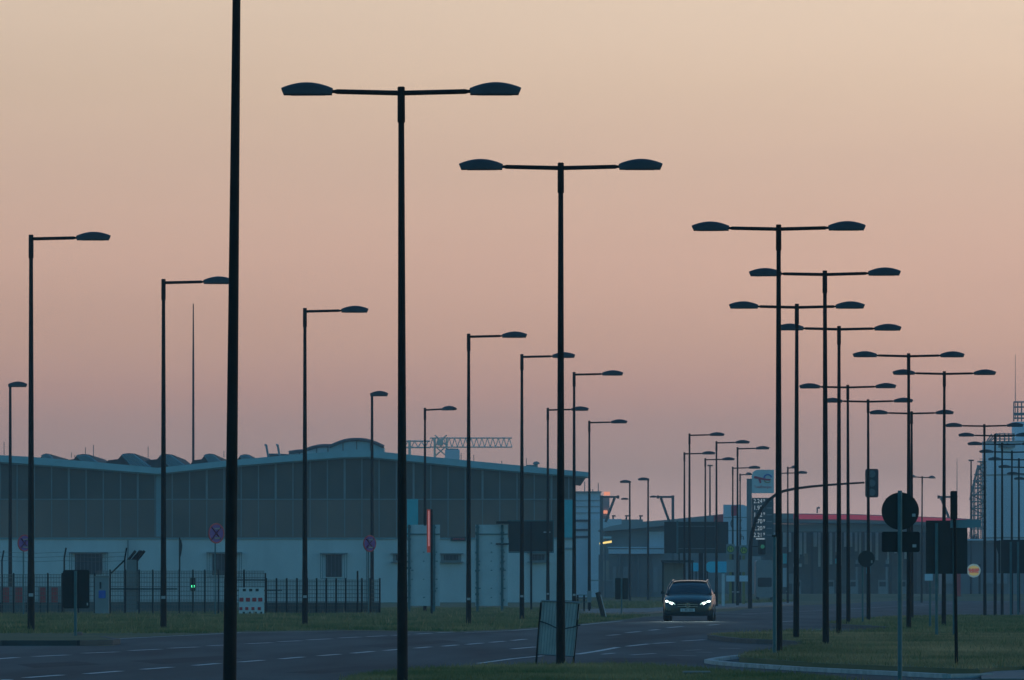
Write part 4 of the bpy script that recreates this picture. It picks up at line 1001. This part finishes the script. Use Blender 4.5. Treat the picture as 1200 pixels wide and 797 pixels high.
for q in (718.5, 734, 750.5):
    cm = MB().box(c.x(q)-.1, c.x(q)+.1, 0, .2, c.z(609), c.z(605.5)).box(c.x(q-1.5), c.x(q+3), -.2, .3, c.z(605.4), c.z(603.8)); cm.build('roof_floodlight', 'signback', t)
def gantry(xv0, xv1, xa, xd0, xd1, lb):
    t = thing('sign_gantry', lb, 'gantry', (xv0+xv1)/2, 830.0, group='braced gantry frames'); c = LC(t)
    MB().box(c.x(xv0), c.x(xv1), 0, .4, 0, c.z(580.6)).build('upright', 'plinth', t)
    MB().box(c.x(min(xv0, xa)), c.x(max(xv1, xa)), -.05, .45, c.z(583.6), c.z(581.2)).build('beam', 'plinth', t)
    MB().bar((c.x(xd0), .2, c.z(583.6)), (c.x(xd1), .2, c.z(612)), .20).build('brace', 'plinth', t)
    MB().box(c.x(xa-1.2), c.x(xa+1.2), -.1, .5, c.z(584.4), c.z(580.6)).build('end_cap', 'signback', t)
gantry(703, 706.6, 724.5, 720.3, 709.6, 'braced dark gantry frame by the pale office block'); gantry(787, 790.2, 771, 774.5, 784.5, 'braced dark gantry frame left of the billboard cluster')
gantry(1116.5, 1119, 1100, 1103, 1114, 'braced gantry frame over the red canopy, behind the black signal post')

# ------------------------------------------------------------------ right side signs
t = thing('road_sign', 'back of a large round sign above a wide black plate on a blue-green post', 'road sign', 1054.6, 100.0); c = LC(t)
MB().tube([(0,0,0), (0,0,c.z(576.5)), (0,0,c.z(575))], [.031,.030,.026], 12).build('post', 'steel', t, True)
d = MB().disc(c.x(1055.2), c.z(599), c.m(22), .035, .05, 48).build('round_sign_back', 'signback', t)
MB().box(c.x(1069), c.x(1073), .030, .034, c.z(605.5), c.z(602)).build('sticker', 'sticker', d)
for z in (584, 611): MB().box(c.x(1038), c.x(1072), .022, .034, c.z(z+1.6), c.z(z)).build('clamp_rail', 'signback', t)
p = MB().rrect(c.x(1033.4), c.x(1078), c.z(647), c.z(623), .025, .035, .05).build('plate_back', 'signblack', t)
MB().box(c.x(1069.5), c.x(1074), .030, .034, c.z(641.5), c.z(638)).build('sticker', 'sticker', p)
t = thing('black_signal_post', 'thin black post with a slender dark signal head at its top', 'traffic light', 1121, base=787.2); c = LC(t)
MB().tube([(0,0,0), (c.x(1118.6),0,c.z(608))], [.026,.022], 10).build('post', 'pole', t, True)
h = MB().rrect(c.x(1113.8), c.x(1121.6), c.z(608.8), c.z(575.4), .02, -.06, .06).build('signal_head', 'signblack', t)
for q in (582, 592, 602): MB().box(c.x(1113.2), c.x(1122.2), -.09, -.061, c.z(q+.8), c.z(q)).build('visor', 'signback', h)
MB().box(c.x(1113.8), c.x(1150), .03, .04, c.z(618.6), c.z(608.9)).build('name_plate', 'fascia_low', t)
t = thing('road_sign', 'back of a large square dark board on two posts near the black signal post', 'road sign', 1107, base=751); c = LC(t)
o = MB().box(c.x(1085.2), c.x(1133.8), .04, .07, c.z(672.5), c.z(610)).build('board_back', 'signback', t)
for q in (1097.6, 1118.2): MB().tube([(c.x(q), 0, 0), (c.x(q), 0, c.z(613))], .036, 10).build('post', 'steel', t)
for z in (618, 640, 662): MB().box(c.x(1086), c.x(1133), .028, .039, c.z(z+1), c.z(z)).build('rail', 'signback', o)
t = thing('small_sign', 'small pale blue plate on a thin post below the square dark board', 'road sign', 1090, base=741); c = LC(t)
MB().tube([(0,0,0), (0,0,c.z(671))], .034, 8).build('post', 'steel', t); MB().box(c.x(1083.5), c.x(1093), -.06, -.04, c.z(680.5), c.z(672.6)).build('plate', 'paleblue', t)
t = thing('road_sign', 'back of a dark board on two posts at the right edge of the picture', 'road sign', 1188, base=723); c = LC(t)
MB().box(c.x(1173), c.x(1216), .06, .1, c.z(672), c.z(632.5)).build('board_back', 'signback', t)
MB().prism([(c.x(a),c.z(b)) for a, b in ((1166,634),(1172.5,633),(1172.5,672),(1170,672),(1170,650))], .05, .09).build('side_plate', 'signback', t)
for q in (1184.5, 1193, 1206): MB().box(c.x(q)-.045, c.x(q)+.045, -.03, .05, 0, c.z(635)).build('post', 'steel', t)
t = thing('road_sign', 'back of a small round sign on a thin post beside a lamp pole', 'road sign', 1011, base=734.5); c = LC(t)
MB().tube([(0,0,0), (0,0,c.z(646))], .034, 8).build('post', 'steel', t)
d = MB().disc(c.x(1015.2), c.z(655), c.m(9.8), -.06, -.04, 32).build('round_sign_back', 'signback', t); MB().box(c.x(1020.5), c.x(1022.4), -.068, -.061, c.z(660), c.z(656.6)).build('sticker', 'sticker', d)
t = thing('guide_post', 'blue-green post standing just left of the highest right-hand lamp pole', 'post', 907.8, base=773.5); c = LC(t)
MB().tube([(0,0,0), (0,0,c.z(631)), (0,0,c.z(629))], [.036,.032,.026], 10).build('shaft', 'steel', t, True); MB().box(c.x(904.4), c.x(909.4), -.05, .02, c.z(629), c.z(627)).build('cap', 'signblack', t)
t = thing('utility_shaft', 'low concrete box with a pale rim in the foreground grass', 'drain', 816, base=798); c = LC(t)
MB().box(c.x(801.5), c.x(831), -.2, .3, 0, c.z(788.5)).build('box', 'plinth', t)
MB().box(c.x(800.5), c.x(832.6), -.24, .34, c.z(788.5), c.z(786.6)).build('rim', 'concrete', t); MB().box(c.x(831.2), c.x(832.6), -.23, .33, 0, c.z(788.6)).build('side_rim', 'concrete', t)
# burger sign
t = thing('round_restaurant_sign', 'round lit restaurant sign with bun logo under the square dark board', 'sign', 1147, 700.0); c = LC(t)
MB().box(c.x(1146.8), c.x(1149.2), 0, .3, 0, c.z(661)).build('pole', 'pole', t)
d = MB().disc(c.x(1141.2), c.z(668.8), c.m(8), -.05, .3, 32).build('disc', 'lime', t)
X0, Z0 = c.x(1141.2), c.z(668.8); m1 = c.m(1)
def bun(s):
    pts = [(X0+m1*6*math.cos(R(a)), Z0+s*(m1*2.2+m1*3.6*math.sin(R(a)))) for a in range(0, 181, 15)]
    return MB().prism(pts, -.09, -.051)
bun(1).build('top_bun', 'bun', d); bun(-1).build('bottom_bun', 'bun', d)
text('letters', 'BURGER', m1*3.3, X0, -.10, Z0+m1*1.15, 'burgerred', d, .02, sx=1.05, bold=.012); text('letters', 'KING', m1*3.7, X0, -.10, Z0-m1*1.35, 'burgerred', d, .02, sx=1.2, bold=.012)
t = thing('red_pillar', 'short bright red pillar under the square dark board', 'pillar', 1123.3, 690.0); c = LC(t)
MB().box(c.x(1121.2), c.x(1125.8), 0, .35, 0, c.z(672.2)).build('shaft', 'redboard', t); MB().box(c.x(1120.9), c.x(1126.1), -.03, .38, c.z(672.2), c.z(671.4)).build('cap', 'whitep', t)
# restaurant building and silo
t = thing('restaurant_building', 'low blue-grey building behind the round restaurant sign', 'building', 1150, 860.0); c = LC(t)
MB().box(c.x(1108), c.x(1240), 0, 16, 0, c.z(633.5)).build('wall', 'facade_dark', t); MB().box(c.x(1107), c.x(1241), -.5, 16.4, c.z(633.5), c.z(631.8)).build('roof_edge', 'facade_blue', t)
MB().box(c.x(1133), c.x(1168), -.05, -.002, c.z(672), c.z(636)).build('blue_cladding', 'signblue' if False else 'roof', t)
for a, b in ((1108,1117), (1154.5,1163), (1168,1180)): MB().box(c.x(a), c.x(b), -.3, -.003, c.z(684), c.z(671.5)).build('pale_panel', 'cabinet', t)
t = thing('silo', 'huge pale blue silo tower with a stair tower and gantry at the right edge', 'silo', 1222, 1000.0); c = LC(t)
rad = c.m(66)
MB().tube([(0, 9, 0), (0, 9, c.z(517))], rad, 48).build('lower_shell', 'silo', t, True)
MB().tube([(c.x(1224), 9, c.z(517)), (c.x(1224), 9, c.z(493))], c.m(33), 40).build('upper_shell', 'silo', t, True)
for z in (630, 556, 517): MB().tube([(0, 9, c.z(z)-.1), (0, 9, c.z(z)+.1)], rad+.06, 48).build('shell_ring', 'facade_grey', t)
mb = MB()
for q in np.arange(1191, 1232, 4.6): mb.bar((c.x(q), 5, c.z(493)), (c.x(q), 5, c.z(470)), .12)
for z in (470, 476, 483.5, 485, 489): mb.bar((c.x(1191), 5, c.z(z)), (c.x(1232), 5, c.z(z)), .14)
mb.build('roof_cage', 'frame', t)
mb = MB()
for q in (1169, 1173.5, 1179, 1184, 1189.5): mb.bar((c.x(q), 3, c.z(517)), (c.x(q), 3, c.z(507)), .14)
for z in (508, 511, 514): mb.bar((c.x(1168), 3, c.z(z)), (c.x(1191), 3, c.z(z)), .10)
mb.box(c.x(1172), c.x(1191), 2.5, 4, c.z(524), c.z(519.6)) 
for a, b in ((1172,1177), (1177,1182), (1182,1187)): mb.bar((c.x(a), 3, c.z(519)), (c.x(b), 3, c.z(524)), .15)
for a, b in ((1160,1168), (1162,1172), (1158,1164)): mb.bar((c.x(a), 3, c.z(517)), (c.x(b), 3, c.z(508)), .12)
mb.build('service_gantry', 'frame', t)
mb = MB()
for q, t0 in ((1139,577), (1142.5,562), (1147,545), (1151,541.5), (1155,541)):
    for yy in (0, 3): mb.bar((c.x(q), yy, 0), (c.x(q), yy, c.z(t0)), .11)
lv = [541, 548, 556, 564, 572, 580, 588, 596, 604, 612, 620]
for i, z in enumerate(lv):
    xl = 1147 if z < 556 else (1143 if z < 576 else 1139)
    mb.box(c.x(xl), c.x(1156), -.3, 3.3, c.z(z)-.06, c.z(z)+.1); mb.bar((c.x(xl), -.2, c.z(z-3)), (c.x(1156), -.2, c.z(z-3)), .05)
    if i < len(lv)-1: a, b = (xl, 1155) if i % 2 else (1155, xl); mb.bar((c.x(a), 1, c.z(z)), (c.x(b), 1, c.z(lv[i+1])), .13)
mb.bar((c.x(1147), 1, c.z(545)), (c.x(1139), 1, c.z(577)), .2); mb.bar((c.x(1145), 1, c.z(552)), (c.x(1137), 1, c.z(586)), .14)
mb.build('stair_tower', 'frame', t)
MB().tube([(c.x(1193.4), 6, c.z(490)), (c.x(1193.4), 6, c.z(414))], [.06,.025], 5).build('lightning_rod', 'steel', t)
# small bare trees over the canopy and hedge strip
def bare_tree(px, Y, h, lb):
    t = thing('bare_tree', lb, 'tree', px, Y, group='bare trees behind the filling station')
    rr_ = random.Random(int(px)); mb = MB(); mb.tube([(0,0,0), (0,0,h*.45)], [.16,.10], 7); mb.build('trunk', 'bark', t)
    cb = MB()
    def br(p, d, L, r, k):
        q = p+d*L; cb.tube([p, q], [r, r*.6], 5)
        if k == 0: return
        for _ in range(4): br(q-d*L*rr_.random()*.4, (d+Vector((rr_.uniform(-.8,.8), rr_.uniform(-.6,.6), rr_.uniform(-.1,.6)))).normalized(), L*rr_.uniform(.5,.75), r*.6, k-1)
    for _ in range(4): br(Vector((0,0,h*.42)), Vector((rr_.uniform(-.6,.6), rr_.uniform(-.5,.5), 1)).normalized(), h*.2, .06, 3)
    cb.build('crown', 'bark', t)
bare_tree(1096, 905, 9.4, 'bare little tree top over the red canopy, left of the black signal post'); bare_tree(1130, 905, 9.8, 'bare little tree top over the canopy beside the stair tower')
bare_tree(1026, 905, 8.9, 'low bare tree top hidden behind the canopy by the round sign')

# ------------------------------------------------------------------ haze
hb = MB().box(-1000, 1000, -100, 2700, -1, 60).build('haze', 'black'); hb.data.materials.clear()
hm = bpy.data.materials.new('haze'); hm.use_nodes = True; n = hm.node_tree.nodes; n.clear()
ho = n.new('ShaderNodeOutputMaterial'); pv = n.new('ShaderNodeVolumePrincipled'); hm.node_tree.links.new(pv.outputs[0], ho.inputs['Volume'])
pv.inputs['Color'].default_value = (.86, .9, .95, 1); pv.inputs['Density'].default_value = .00030; pv.inputs['Anisotropy'].default_value = .0
hb.data.materials.append(hm); hb['kind'] = 'stuff'; hb['label'] = 'thin even evening haze over the whole place'; hb['category'] = 'haze'
